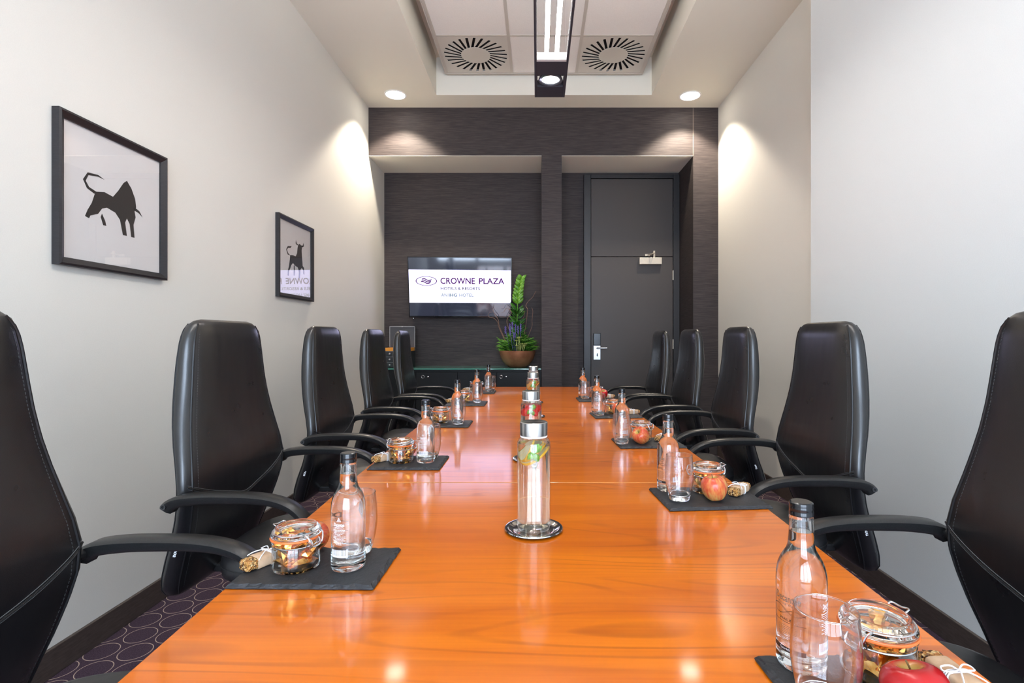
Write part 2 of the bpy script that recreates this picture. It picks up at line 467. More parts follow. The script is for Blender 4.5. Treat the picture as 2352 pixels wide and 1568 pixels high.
# ------------------------------------------------------------------ mesh helpers
class MB:
    def __init__(self):
        self.v, self.f = [], []
    def add(self, vs, fs, mat=None):
        o = len(self.v)
        for p in vs:
            p = Vector(p)
            self.v.append(mat @ p if mat is not None else p)
        self.f += [tuple(i + o for i in f) for f in fs]
        return self
    def box(self, x0, x1, y0, y1, z0, z1, mat=None):
        vs = [(x0, y0, z0), (x1, y0, z0), (x1, y1, z0), (x0, y1, z0), (x0, y0, z1), (x1, y0, z1), (x1, y1, z1), (x0, y1, z1)]
        return self.add(vs, [(0, 3, 2, 1), (4, 5, 6, 7), (0, 1, 5, 4), (1, 2, 6, 5), (2, 3, 7, 6), (3, 0, 4, 7)], mat)
    def loft(self, rings, cap0=True, cap1=True, closed=False, mat=None):
        n = len(rings[0]); vs = [p for r in rings for p in r]; fs = []
        m = len(rings)
        for i in range(m if closed else m - 1):
            a, b = i * n, ((i + 1) % m) * n
            for j in range(n):
                k = (j + 1) % n
                fs.append((a + j, a + k, b + k, b + j))
        if not closed:
            if cap0: fs.append(tuple(reversed(range(n))))
            if cap1: fs.append(tuple(range((m - 1) * n, m * n)))
        return self.add(vs, fs, mat)
    def lathe(self, prof, seg=32, mat=None):
        """prof: [(r, z)]; points with r == 0 become poles"""
        vs, idx, fs = [], [], []
        for r, z in prof:
            if r < 1e-7:
                idx.append([len(vs)]); vs.append((0, 0, z))
            else:
                idx.append(list(range(len(vs), len(vs) + seg)))
                vs += [(r * math.cos(2 * PI * k / seg), r * math.sin(2 * PI * k / seg), z) for k in range(seg)]
        for a, b in zip(idx[:-1], idx[1:]):
            for k in range(seg):
                j = (k + 1) % seg
                if len(a) == 1 and len(b) == 1: continue
                if len(a) == 1: fs.append((a[0], b[j], b[k]))
                elif len(b) == 1: fs.append((a[k], a[j], b[0]))
                else: fs.append((a[k], a[j], b[j], b[k]))
        return self.add(vs, fs, mat)
    def tube(self, pts, r, seg=8, closed=False, mat=None):
        pts = [Vector(p) for p in pts]
        n = len(pts); rings = []; up = None
        for i, p in enumerate(pts):
            if closed: d = pts[(i + 1) % n] - pts[i - 1]
            else: d = pts[min(i + 1, n - 1)] - pts[max(i - 1, 0)]
            d = d.normalized()
            if up is None:
                up = Vector((0, 0, 1)) if abs(d.z) < 0.9 else Vector((1, 0, 0))
            s = d.cross(up)
            if s.length < 1e-5: s = d.orthogonal()
            s.normalize(); up = s.cross(d).normalized()
            rr = r[i] if isinstance(r, (list, tuple)) else r
            rings.append([p + (s * math.cos(2 * PI * k / seg) + up * math.sin(2 * PI * k / seg)) * rr for k in range(seg)])
        return self.loft(rings, closed=closed, mat=mat)
    def prism(self, poly, y0, y1, mat=None):
        """polygon in (x, z) extruded along y; handles concave outlines"""
        n = len(poly)
        tri = geometry.tessellate_polygon([[Vector((p[0], p[1], 0)) for p in poly]])
        vs = [(p[0], y0, p[1]) for p in poly] + [(p[0], y1, p[1]) for p in poly]
        fs = [tuple(t) for t in tri] + [tuple(i + n for i in reversed(t)) for t in tri]
        fs += [(i, (i + 1) % n, (i + 1) % n + n, i + n) for i in range(n)]
        return self.add(vs, fs, mat)

def mesh(name, mb, mat, bevel=0.0, seg=2, smooth=40, flat=False):
    me = bpy.data.meshes.new(name)
    me.from_pydata([tuple(p) for p in mb.v], [], mb.f)
    bm = bmesh.new(); bm.from_mesh(me)
    bmesh.ops.recalc_face_normals(bm, faces=bm.faces)
    if bevel:
        es = [e for e in bm.edges if len(e.link_faces) == 2 and e.calc_face_angle(0) > R(35)]
        bmesh.ops.bevel(bm, geom=es, offset=bevel, segments=seg, profile=0.5, affect='EDGES', clamp_overlap=True)
    bm.to_mesh(me); bm.free()
    me.materials.append(mat)
    if not flat and not bevel:
        for p in me.polygons: p.use_smooth = True
        if smooth: me.set_sharp_from_angle(angle=R(smooth))
    return me

def obj(name, mb, mat, parent=None, bevel=0.0, smooth=40, flat=False, loc=None, seg=2):
    me = mb if isinstance(mb, bpy.types.Mesh) else mesh(name, mb, mat, bevel, seg, smooth, flat)
    o = bpy.data.objects.new(name, me)
    COL.objects.link(o)
    if parent: o.parent = parent
    if loc: o.location = loc
    return o

def tag(o, label, cat, group=None):
    o['label'] = label; o['category'] = cat
    if group: o['group'] = group
    return o

def thing(name, label, cat, loc=(0, 0, 0), rz=0.0, group=None):
    o = bpy.data.objects.new(name, None)
    o.empty_display_size = 0.05
    COL.objects.link(o)
    o.location = loc; o.rotation_euler = (0, 0, rz)
    return tag(o, label, cat, group)

def struct(name, mb, mat, parent=None, bevel=0.0, smooth=40):
    o = obj(name, mb, mat, parent, bevel, smooth)
    if not parent: o['kind'] = 'structure'
    return o

def dup(root, loc, rz, label, group=None):
    r = root.copy(); COL.objects.link(r)
    r.location = loc; r.rotation_euler = (root.rotation_euler[0], root.rotation_euler[1], rz)
    r['label'] = label
    if group: r['group'] = group
    for ch in list(root.children):
        c = ch.copy(); COL.objects.link(c); c.parent = r
        for g in list(ch.children):
            d = g.copy(); COL.objects.link(d); d.parent = c
    return r

def text_geo(body, w, h, bold=0.0):
    """flat letters fitted into w x h, centred at the origin in the (x, y) plane: verts, faces"""
    cu = bpy.data.curves.new('letters', 'FONT')
    cu.body = body; cu.size = 1.0; cu.offset = bold; cu.resolution_u = 3
    o = bpy.data.objects.new('letters', cu); COL.objects.link(o)
    dg = bpy.context.evaluated_depsgraph_get()
    me = bpy.data.meshes.new_from_object(o.evaluated_get(dg))
    vs = [v.co.copy() for v in me.vertices]; fs = [tuple(p.vertices) for p in me.polygons]
    bpy.data.objects.remove(o); bpy.data.curves.remove(cu); bpy.data.meshes.remove(me)
    x0, x1 = min(v.x for v in vs), max(v.x for v in vs)
    y0, y1 = min(v.y for v in vs), max(v.y for v in vs)
    sx = w / (x1 - x0); sy = h / (y1 - y0)
    return [Vector(((v.x - (x0 + x1) / 2) * sx, (v.y - (y0 + y1) / 2) * sy, 0)) for v in vs], fs

def circle(r, n, z=0.0, cx=0.0, cy=0.0):
    return [(cx + r * math.cos(2 * PI * k / n), cy + r * math.sin(2 * PI * k / n), z) for k in range(n)]

def lerp(a, b, t): return a + (b - a) * t

def interp(tab, z):
    """tab rows sorted by first value descending"""
    if z >= tab[0][0]: return tab[0][1:]
    for a, b in zip(tab[:-1], tab[1:]):
        if b[0] <= z <= a[0]:
            t = (a[0] - z) / (a[0] - b[0])
            return [lerp(p, q, t) for p, q in zip(a[1:], b[1:])]
    return tab[-1][1:]

def smooth_path(pts, n=8, closed=False):
    """Catmull-Rom through pts"""
    P = [Vector(p) for p in pts]; m = len(P); out = []
    for i in range(m if closed else m - 1):
        if closed: p0, p1, p2, p3 = P[i - 1], P[i], P[(i + 1) % m], P[(i + 2) % m]
        else: p0, p1, p2, p3 = P[max(i - 1, 0)], P[i], P[i + 1], P[min(i + 2, m - 1)]
        for k in range(n):
            t = k / n
            out.append(0.5 * ((2 * p1) + (p2 - p0) * t + (2 * p0 - 5 * p1 + 4 * p2 - p3) * t * t + (3 * p1 - p0 - 3 * p2 + p3) * t ** 3))
    if not closed: out.append(P[-1])
    return out

# ------------------------------------------------------------------ room shell
W = 0.15
struct('floor', MB().box(XL - W, XR + W, YN - W, YB + W, -0.1, 0), M['carpet'])
struct('wall_left', MB().box(XL - W, XL, YN, YB + W, 0, ZT + 0.2), M['wall'])
struct('wall_right_far', MB().box(XR, XR + W, YJ, YB + W, 0, ZT + 0.2), M['wall'])
struct('wall_right_near', MB().box(XRN, XR + W, YN, YJ, 0, ZT + 0.2), M['wall_near'])
# dark end wall with two niches
ew = MB()
ew.box(XL, 1.562, YF, YB, ZN + 0.004, ZT + 0.2)
ew.box(0.039, 0.241, YF, YB, 0, ZN + 0.004)
ew.box(XL, XR, YB, YB + W, 0, ZT + 0.2)
struct('wall_end', ew, M['paper'])
struct('wall_end_right', MB().box(1.562, XR, YF, YB, 0, ZT + 0.2), M['paper'])
struct('trim_1', MB().box(1.5605, 1.5635, YF - 0.0015, YF, ZN, ZS), plain('seam_bead', (0.30, 0.24, 0.20), 0.6))
struct('trim_2', MB().box(XL, 0.039, YF + 0.0005, YB, ZN, ZN + 0.004), M['soffit'])
struct('trim_3', MB().box(0.241, 1.562, YF + 0.0005, YB, ZN, ZN + 0.004), M['soffit'])
# window wall behind the camera
wx0, wx1, wz0, wz1 = -1.52, 1.52, 0.30, 2.75
nw = MB()
nw.box(XL - W, wx0, YN - W, YN, 0, ZT + 0.2); nw.box(wx1, XR + W, YN - W, YN, 0, ZT + 0.2)
nw.box(wx0, wx1, YN - W, YN, 0, wz0); nw.box(wx0, wx1, YN - W, YN, wz1, ZT + 0.2)
struct('wall_window', nw, M['wall'])
win = bpy.data.objects.new('window_1', None); COL.objects.link(win); win['kind'] = 'structure'
fr = MB()
for a, b in ((wx0, wx0 + 0.07), (-0.5, -0.42), (0.42, 0.5), (wx1 - 0.07, wx1)):
    fr.box(a, b, YN - 0.11, YN - 0.05, wz0, wz1)
fr.box(wx0, wx1, YN - 0.11, YN - 0.05, wz0, wz0 + 0.07); fr.box(wx0, wx1, YN - 0.11, YN - 0.05, wz1 - 0.07, wz1)
obj('window_frame', fr, M['curtain'], win)
for a, b in ((wx0 + 0.07, -0.5), (-0.42, 0.42), (0.5, wx1 - 0.07)):
    obj('pane', MB().box(a, b, YN - 0.083, YN - 0.079, wz0 + 0.07, wz1 - 0.07), M['pane'], win)

# ceiling: plaster soffit ring, slab above, hung tile raft
CX0, CX1, CY1, CY0 = -0.965, 1.086, 4.977, -1.35
ce = MB()
ce.box(XL, CX0, YN, YF, ZS, ZT); ce.box(CX1, XR, YN, YF, ZS, ZT)
ce.box(CX0, CX1, CY1, YF, ZS, ZT); ce.box(CX0, CX1, YN, CY0, ZS, ZT)
ce.box(XL - W, XR + W, YN - W, YF, ZT, ZT + 0.1)
ceil = struct('ceiling', ce, M['soffit'])
TW = 0.607
RX0, RY1 = -0.85, 4.92
NT = 10
# grid of T bars
tb = MB()
for i in range(4):
    x = RX0 + i * TW
    tb.box(x - 0.012, x + 0.012, RY1 - NT * TW, RY1, ZR - 0.002, ZR + 0.03)
for j in range(NT + 1):
    y = RY1 - j * TW
    tb.box(RX0 - 0.012, RX0 + 3 * TW + 0.012, y - 0.008, y + 0.008, ZR - 0.001, ZR + 0.03)
tb.box(RX0 - 0.02, RX0 - 0.012, RY1 - NT * TW, RY1 + 0.01, ZR - 0.006, ZR + 0.05)
tb.box(RX0 + 3 * TW + 0.012, RX0 + 3 * TW + 0.02, RY1 - NT * TW, RY1 + 0.01, ZR - 0.006, ZR + 0.05)
tb.box(RX0 - 0.02, RX0 + 3 * TW + 0.02, RY1 + 0.008, RY1 + 0.014, ZR - 0.006, ZR + 0.05)
obj('ceiling_grid', tb, M['tbar'], ceil)
tile_me = mesh('ceiling_tile', MB().box(-TW / 2 + 0.011, TW / 2 - 0.011, -TW / 2 + 0.008, TW / 2 - 0.008, 0.003, 0.028), M['tile'])
for i in range(3):
    for j in range(NT):
        if j == 0 and i != 1: continue
        obj('ceiling_tile', tile_me, None, ceil, loc=(RX0 + (i + 0.5) * TW, RY1 - (j + 0.5) * TW, ZR))

def make_vent(cx, cy, label):
    t = thing('ceiling_vent', label, 'vent', (cx, cy, ZR), 0, 'swirl vents in the ceiling raft')
    h = TW / 2 - 0.011
    NS, ri, ro, sw = 26, 0.128, 0.276, 0.0225
    # outer plate with a round hole
    n = NS * 4
    sq = []
    for k in range(n):
        a = 2 * PI * k / n
        c, s = math.cos(a), math.sin(a); q = h / max(abs(c), abs(s))
        sq.append((q * c, q * s))
    hole = [(ro * math.cos(2 * PI * k / n), ro * math.sin(2 * PI * k / n)) for k in range(n)]
    mb = MB()
    mb.loft([[(x, y, 0.0) for x, y in sq], [(x, y, 0.0) for x, y in hole], [(x, y, 0.004) for x, y in hole], [(x, y, 0.004) for x, y in sq]], closed=True)
    obj('face_plate', mb, M['vent'], t, flat=True)
    obj('hub', MB().lathe([(0, 0), (ri, 0), (ri, 0.004), (0, 0.004)], 52), M['vent'], t, flat=True)
    # one vane between neighbouring slanted slots
    twist = R(11)
    def edge(a, side):
        pi_ = Vector((ri * math.cos(a), ri * math.sin(a))); po = Vector((ro * math.cos(a + twist), ro * math.sin(a + twist)))
        d = (po - pi_).normalized(); nrm = Vector((-d.y, d.x)) * sw / 2 * side
        return pi_ + nrm - d * 0.004, po + nrm + d * 0.004
    da = 2 * PI / NS
    a0 = edge(0, 1); a1 = edge(da, -1)
    poly = [a0[0], a0[1], a1[1], a1[0]]
    mb = MB().add([(p.x, p.y, 0.0004) for p in poly] + [(p.x, p.y, 0.003) for p in poly], [(0, 1, 2, 3), (7, 6, 5, 4), (0, 4, 5, 1), (1, 5, 6, 2), (2, 6, 7, 3), (3, 7, 4, 0)])
    vm = mesh('vane', mb, M['vent'], flat=True)
    for k in range(NS):
        o = obj('vane', vm, None, t); o.rotation_euler = (0, 0, da * k)
    obj('plenum', MB().box(-h, h, -h, h, 0.03, 0.034).box(-h, -h + 0.004, -h, h, 0.004, 0.03).box(h - 0.004, h, -h, h, 0.004, 0.03), M['void'], t)
make_vent(RX0 + 0.5 * TW, RY1 - 0.5 * TW, 'square swirl air vent left of the pendant lamp')
make_vent(RX0 + 2.5 * TW, RY1 - 0.5 * TW, 'square swirl air vent right of the pendant lamp')

# skirtings
struct('baseboard_left', MB().box(XL, XL + 0.014, YN, YB, 0, 0.1), M['base'], bevel=0.003)
struct('baseboard_right', MB().box(XRN - 0.014, XRN, YN, YJ, 0, 0.1), M['base'], bevel=0.003)
struct('baseboard_far', MB().box(XR - 0.014, XR, YJ, YF, 0, 0.1), M['base'], bevel=0.003)
struct('baseboard_end', MB().box(1.562, XR - 0.014, YF - 0.014, YF, 0, 0.1).box(0.039, 0.241, YF - 0.014, YF, 0, 0.1), M['base'], bevel=0.003)

# ------------------------------------------------------------------ downlights
def make_downlight(x, y, label, first=None):
    t = thing('downlight', label, 'ceiling light', (x, y, ZS), 0, 'round downlights in the soffit')
    obj('trim_ring', MB().lathe([(0.090, -0.001), (0.104, -0.001), (0.104, -0.005), (0.092, -0.007), (0.088, -0.004)], 40), M['white_enamel'], t)
    mb = MB()   # faceted reflector with the glowing lamp behind
    mb.lathe([(0, -0.0015), (0.089, -0.0015), (0.089, -0.0045), (0.075, -0.003), (0.05, -0.0022), (0, -0.002)], 20)
    obj('lamp_glass', mb, M['lamp_face'], t, flat=True)
    ld = bpy.data.lights.new('downlight_beam', 'SPOT')
    ld.energy = SPOT; ld.color = (1.0, 0.88, 0.72); ld.spot_size = R(106); ld.spot_blend = 0.30; ld.shadow_soft_size = 0.05
    lo = bpy.data.objects.new('beam', ld); COL.objects.link(lo); lo.parent = t; lo.location = (0, 0, -0.03)
    return t
make_downlight(-1.353, 4.97, 'round bright downlight in the soffit above the television niche')
make_downlight(1.456, 4.99, 'round bright downlight in the soffit above the right side of the door niche')

# ------------------------------------------------------------------ pendant lamp
LZ = CAMH + 1.70
LX0, LX1, LY0, LY1 = -0.021, 0.191, 0.25, 3.70
lamp = thing('pendant_lamp', 'long dark linear pendant lamp with two bright tubes over the table', 'lamp', (0.085, 0, LZ))
hw = (LX1 - LX0) / 2
for s in (-1, 1):
    x0, x1 = sorted((s * hw, s * (hw - 0.014)))
    obj('side_rail', MB().box(x0, x1, LY0, LY1, 0, 0.046), M['lamp_body'], lamp, bevel=0.002)
    x0, x1 = sorted((s * (hw - 0.0145), s * (hw - 0.0165)))
    obj('rail_reflector', MB().box(x0, x1, LY0 + 0.02, 3.22, 0.002, 0.044), M['reflector'], lamp)
    obj('tube', MB().tube([(s * 0.031, y, 0.027) for y in (LY0 + 0.04, 1.7)], 0.0125, 14), M['tube'], lamp)
    obj('tube', MB().tube([(s * 0.031, y, 0.027) for y in (1.74, 3.18)], 0.0125, 14), M['tube'], lamp)
obj('end_plate', MB().box(-hw + 0.014, hw - 0.014, 3.20, 3.224, 0.002, 0.046), M['white_enamel'], lamp)
obj('end_plate', MB().box(-hw + 0.014, hw - 0.014, LY0, LY0 + 0.02, 0, 0.046), M['lamp_body'], lamp)
sh = MB()   # spot housing with a square opening
a0, a1, b0, b1 = -hw + 0.014, hw - 0.014, 3.224, LY1
q0, q1, r0, r1 = a0 + 0.006, a1 - 0.006, 3.385, 3.545
sh.box(a0, a1, b0, r0, 0.001, 0.046).box(a0, a1, r1, b1, 0.001, 0.046).box(a0, q0, r0, r1, 0.001, 0.046).box(q1, a1, r0, r1, 0.001, 0.046)
sh.box(a0, a1, r0, r1, 0.075, 0.08)
obj('spot_housing', sh, M['lamp_body'], lamp)
sp = obj('spot', MB().lathe([(0.062, 0.004), (0.072, 0.006), (0.074, 0.02), (0.070, 0.05), (0.05, 0.07), (0.062, 0.012)], 32), M['reflector'], lamp, loc=(0, 3.465, 0.0))
obj('bulb', MB().lathe([(0, 0.012), (0.03, 0.014), (0.05, 0.022), (0.05, 0.03), (0, 0.03)], 28), M['spot_face'], sp)
obj('gimbal_ring', MB().tube(circle(0.077, 32, 0.006), 0.004, 8, True), M['lamp_body'], sp)
ld = bpy.data.lights.new('spot_beam', 'SPOT'); ld.energy = 30; ld.spot_size = R(50); ld.spot_blend = 0.6; ld.shadow_soft_size = 0.04; ld.color = (0.97, 0.95, 1.0)
lo = bpy.data.objects.new('beam', ld); COL.objects.link(lo); lo.parent = sp; lo.location = (0, 0, -0.01)
for y in (0.6, 3.3):
    for s in (-1, 1):
        obj('suspension_wire', MB().tube([(s * 0.09, y, 0.044), (s * 0.09, y, ZR - LZ)], 0.0009, 6), M['steel'], lamp)

# ------------------------------------------------------------------ door in the right niche
def px(xp, Y): return (xp - 1235.0) * Y / FPX
def pz(yp, Y): return CAMH + (775.0 - yp) * Y / FPX
door = bpy.data.objects.new('door_1', None); COL.objects.link(door); door['kind'] = 'structure'
dl, dr = px(1357, YB), px(1543.5, YB)
dfl, dfr = px(1340, YB), px(1559, YB) - 0.003
dt = pz(413, YB); dj = pz(590.5, YB)
fm = MB()
fm.box(dfl, dl - 0.004, YB - 0.05, YB - 0.001, 0, dt + 0.045); fm.box(dr + 0.004, dfr, YB - 0.05, YB - 0.001, 0, dt + 0.045)
fm.box(dl - 0.004, dr + 0.004, YB - 0.05, YB - 0.001, dt + 0.004, dt + 0.045)
obj('door_frame', fm, M['door_frame'], door, bevel=0.004)
obj('frame_rebate', MB().box(dl - 0.004, dr + 0.004, YB - 0.006, YB - 0.001, 0, dt + 0.004), M['gap'], door)
leaf = obj('door_leaf', MB().box(dl, dr, YB - 0.032, YB - 0.0065, 0.006, dj - 0.003), M['door'], door, bevel=0.002)
obj('overpanel', MB().box(dl, dr, YB - 0.032, YB - 0.0065, dj + 0.003, dt), M['door'], door, bevel=0.002)
yd = YB - 0.032
lx0, lx1 = px(1363, yd), px(1379, yd)
lk = obj('lock_plate', MB().box(lx0, lx1, yd - 0.012, yd, pz(826, yd), pz(793, yd)), M['lock_metal'], leaf, bevel=0.003)
obj('card_reader', MB().box(lx0 - 0.001, lx1 + 0.001, yd - 0.026, yd, pz(793, yd) + 0.0005, pz(765, yd)), M['cap_black'], leaf, bevel=0.005)
hz = pz(799, yd)
obj('lever_handle', MB().tube([(px(1371, yd), yd - 0.012, hz), (px(1371, yd), yd - 0.05, hz), (px(1374, yd), yd - 0.056, hz), (px(1393, yd), yd - 0.056, hz)], 0.0095, 12), M['lock_metal'], leaf)
obj('thumb_turn', MB().tube([(px(1371, yd), yd - 0.012, pz(815, yd)), (px(1371, yd), yd - 0.03, pz(815, yd))], 0.007, 12).box(px(1371, yd) - 0.004, px(1371, yd) + 0.006, yd - 0.034, yd - 0.026, pz(818, yd), pz(811, yd)), M['cap_black'], leaf)
cl = obj('door_closer', MB().box(px(1467, yd), px(1518, yd), yd - 0.05, yd, pz(608, yd), pz(592.5, yd)), M['cream_metal'], leaf, bevel=0.004)
ca = MB()
ca.tube([(px(1501, yd), yd - 0.03, pz(592.5, yd)), (px(1501, yd), yd - 0.03, pz(577, yd))], 0.012, 10)
ca.tube([(px(1501, yd), yd - 0.035, pz(582, yd)), (px(1494, yd), yd - 0.11, pz(586, yd)), (px(1487, yd), yd - 0.02, pz(586, yd))], 0.007, 8)
ca.box(px(1481, yd), px(1491, yd), yd - 0.022, yd, pz(588.5, yd), pz(584, yd))
obj('closer_arm', ca, M['cream_metal'], door)
for a, b in ((643, 621), (801, 779)):
    obj('hinge', MB().tube([(dr + 0.003, yd - 0.006, pz(a, yd)), (dr + 0.003, yd - 0.006, pz(b, yd))], 0.0075, 10), M['cream_metal'], door)

# ------------------------------------------------------------------ sideboard in the left niche
sb = thing('sideboard', 'low black sideboard with green glass top below the television', 'sideboard', (0, 0, 0))
SX0, SX1, SYF, SYB = XL + 0.004, 0.035, 5.30, YB - 0.003
STZ = 0.868
obj('carcass', MB().box(SX0, SX1, SYF + 0.02, SYB, 0.08, STZ - 0.034), M['cabinet'], sb)
obj('plinth', MB().box(SX0 + 0.02, SX1 - 0.02, SYF + 0.06, SYB, 0, 0.08), M['cabinet'], sb)
obj('glass_top', MB().box(SX0, SX1, SYF - 0.012, SYB, STZ - 0.014, STZ), M['green_glass'], sb, bevel=0.0015)
obj('top_board', MB().box(SX0, SX1, SYF, SYB, STZ - 0.034, STZ - 0.0145), M['cabinet'], sb)
bounds = [SX0, px(955, SYF), px(1051, SYF), px(1141, SYF), SX1]
for i, (a, b) in enumerate(zip(bounds[:-1], bounds[1:])):
    d = obj('cabinet_door', MB().box(a + 0.003, b - 0.003, SYF, SYF + 0.019, 0.085, STZ - 0.038), M['cabinet'], sb, bevel=0.0015)
    if i in (1, 3):
        hx, hz2 = px(971.6 if i == 1 else 1151.2, SYF), pz(865, SYF)
        ring = [(hx + 0.0145 * math.cos(2 * PI * k / 24), SYF - 0.003, hz2 + 0.0145 * math.sin(2 * PI * k / 24)) for k in range(24)]
        obj('ring_pull', MB().tube(ring, 0.0026, 8, True), M['chrome'], d)
        lm = Matrix.Translation((hx + 0.051, SYF, hz2)) @ Matrix.Rotation(R(90), 4, 'X')
        obj('lock', MB().lathe([(0, 0.005), (0.006, 0.005), (0.0085, 0.003), (0.0085, 0)], 18, lm), M['chrome'], d)

# tea chest on the sideboard
TY = 5.42
tx0, tx1 = px(883, TY), px(943.5, TY)
chest = thing('tea_chest', 'black tea chest with raised grey lid and small drawers behind the far left chairs', 'tea chest', ((tx0 + tx1) / 2, TY, STZ))
hwid = (tx1 - tx0) / 2
z1 = pz(806, TY) - STZ
zt = pz(748, TY) - STZ
obj('body', MB().box(-hwid, hwid, 0.012, 0.20, 0, z1), M['tin_dark'], chest, bevel=0.002)
nr = 3
for r in range(nr):
    for s in (-1, 1):
        za, zb = r * z1 / nr + 0.003, (r + 1) * z1 / nr - 0.003
        xa, xb = (-hwid + 0.004, -0.003) if s < 0 else (0.003, hwid - 0.004)
        d = obj('drawer', MB().box(xa, xb, 0, 0.0118, za, zb), M['tin_dark'], chest, bevel=0.001)
        km = Matrix.Translation(((xa + xb) / 2 - 0.013, 0, (za + zb) / 2)) @ Matrix.Rotation(R(90), 4, 'X')
        obj('knob', MB().lathe([(0, 0.016), (0.008, 0.015), (0.0115, 0.010), (0.009, 0.004), (0.004, 0.0)], 14, km), M['chrome'], d)
        obj('drawer_edge', MB().box(xa, xb, -0.001, 0, zb, zb + 0.002), M['tin_edge'], d)
obj('card_tray', MB().box(-hwid + 0.006, hwid - 0.006, 0.004, 0.19, z1 + 0.0005, z1 + 0.034), M['orange_card'], chest)
lid = obj('lid', MB().box(-hwid, hwid, 0.195, 0.21, z1 + 0.002, zt), M['tin'], chest, bevel=0.002)
le = MB().box(-hwid, hwid, 0.185, 0.195, zt - 0.006, zt).box(-hwid, -hwid + 0.005, 0.185, 0.195, z1 + 0.04, zt).box(hwid - 0.005, hwid, 0.185, 0.195, z1 + 0.04, zt)
obj('lid_rim', le, M['tin_edge'], lid)
obj('catch', MB().box(-0.005, 0.005, 0.18, 0.185, zt - 0.008, zt), M['chrome'], lid)
vs, fs = text_geo('TWININGS', 0.098, 0.018, 0.02)
tm = Matrix.Translation((px(904 + 22, TY + 0.19) * 1.0 - (tx0 + tx1) / 2 - 0.005, 0.1945, pz(775, TY + 0.19) - STZ)) @ Matrix.Rotation(R(90), 4, 'X')
obj('lettering', MB().add(vs, fs, tm), M['white_print'], lid, flat=True)

# ------------------------------------------------------------------ television
tv = thing('television', 'wall mounted flat television showing a white hotel logo panel', 'television', (-0.829, 5.60, 1.715))
tv.rotation_euler = (R(10), 0, R(4))
tw, th = 1.10, 0.645
obj('casing', MB().box(-tw / 2, tw / 2, 0.0, 0.035, -th / 2, th / 2), M['tv'], tv, bevel=0.004)
obj('rear_housing', MB().box(-tw / 2 + 0.15, tw / 2 - 0.15, 0.035, 0.06, -th / 2 + 0.1, th / 2 - 0.1), M['tv'], tv)
obj('wall_mount', MB().box(-0.12, 0.12, 0.06, 0.10, -0.12, 0.0), M['black_metal'], tv)
bz = MB()
bz.box(-tw / 2, -tw / 2 + 0.009, -0.006, 0, -th / 2, th / 2).box(tw / 2 - 0.009, tw / 2, -0.006, 0, -th / 2, th / 2)
bz.box(-tw / 2, tw / 2, -0.006, 0, th / 2 - 0.009, th / 2).box(-tw / 2, tw / 2, -0.006, 0, -th / 2, -th / 2 + 0.018)
obj('bezel', bz, M['tv'], tv, bevel=0.001)
sx, sz0, sz1 = tw / 2 - 0.009, -th / 2 + 0.018, th / 2 - 0.009
sh_ = sz1 - sz0
wz_hi, wz_lo = sz1 - 0.203 * sh_, sz1 - 0.772 * sh_
scr = obj('screen', MB().box(-sx, sx, -0.002, 0, sz0, sz1), M['screen'], tv)
obj('picture_band', MB().box(-sx, sx, -0.0026, -0.002, wz_lo, wz_hi), M['screen_white'], scr)
def on_screen(u, v):            # fractions of the white panel
    return -sx + u * 2 * sx, wz_hi - v * (wz_hi - wz_lo)
def screen_text(body, u0, u1, v0, v1, mat, bold=0.0):
    xa, za = on_screen(u0, v0); xb, zb = on_screen(u1, v1)
    vs, fs = text_geo(body, xb - xa, za - zb, bold)
    m = Matrix.Translation(((xa + xb) / 2, -0.0032, (za + zb) / 2)) @ Matrix.Rotation(R(90), 4, 'X')
    obj('lettering', MB().add(vs, fs, m), mat, scr, flat=True)
screen_text('CROWNE', 0.306, 0.645, 0.235, 0.425, M['purple'], 0.018)
screen_text('PLAZA', 0.684, 0.935, 0.24, 0.42, M['purple'], 0.018)
screen_text('\u00ae', 0.930, 0.944, 0.235, 0.28, M['purple'])
screen_text('HOTELS & RESORTS', 0.308, 0.693, 0.515, 0.61, M['grey_ink'], 0.015)
screen_text('AN', 0.311, 0.369, 0.715, 0.81, M['teal_ink'], 0.012)
screen_text('IHG', 0.386, 0.466, 0.715, 0.81, M['teal_ink'], 0.035)
screen_text('\u00ae', 0.470, 0.480, 0.715, 0.75, M['teal_ink'])
screen_text('HOTEL', 0.490, 0.630, 0.715, 0.81, M['teal_ink'], 0.012)
cx_, cz_ = on_screen(0.169, 0.34)
ex, ez = 0.104 * 2 * sx, 0.142 * (wz_hi - wz_lo)
n = 64
r0_ = [(cx_ + ex * math.cos(2 * PI * k / n), -0.0032, cz_ + ez * math.sin(2 * PI * k / n)) for k in range(n)]
r1_ = [(cx_ + (ex - 0.0095) * math.cos(2 * PI * k / n), -0.0032, cz_ + (ez - 0.0058) * math.sin(2 * PI * k / n)) for k in range(n)]
mb = MB().loft([r0_, r1_], False, False)
for j in range(3):           # three waving bars of the emblem
    up, lo_ = [], []
    for k in range(19):
        t = k / 18
        x = cx_ - 0.050 + 0.10 * t + 0.006 * (1 - j)
        z = cz_ + (1 - j) * 0.0155 - 0.010 * (t - 0.5) + 0.008 * math.sin(2 * PI * t * 1.0 + 0.6)
        w_ = 0.0058
        up.append((x, -0.0032, z + w_)); lo_.append((x, -0.0032, z - w_))
    mb.add(up + lo_, [(i, i + 1, i + 20, i + 19) for i in range(18)])
obj('emblem', mb, M['purple'], scr, flat=True)
obj('standby_light', MB().lathe([(0, 0.002), (0.005, 0.0), (0, -0.002)], 10, Matrix.Translation((-tw / 2 + 0.045, -0.004, -th / 2 - 0.010))), emit('led', (0.8, 0.85, 1), 2.0), tv)

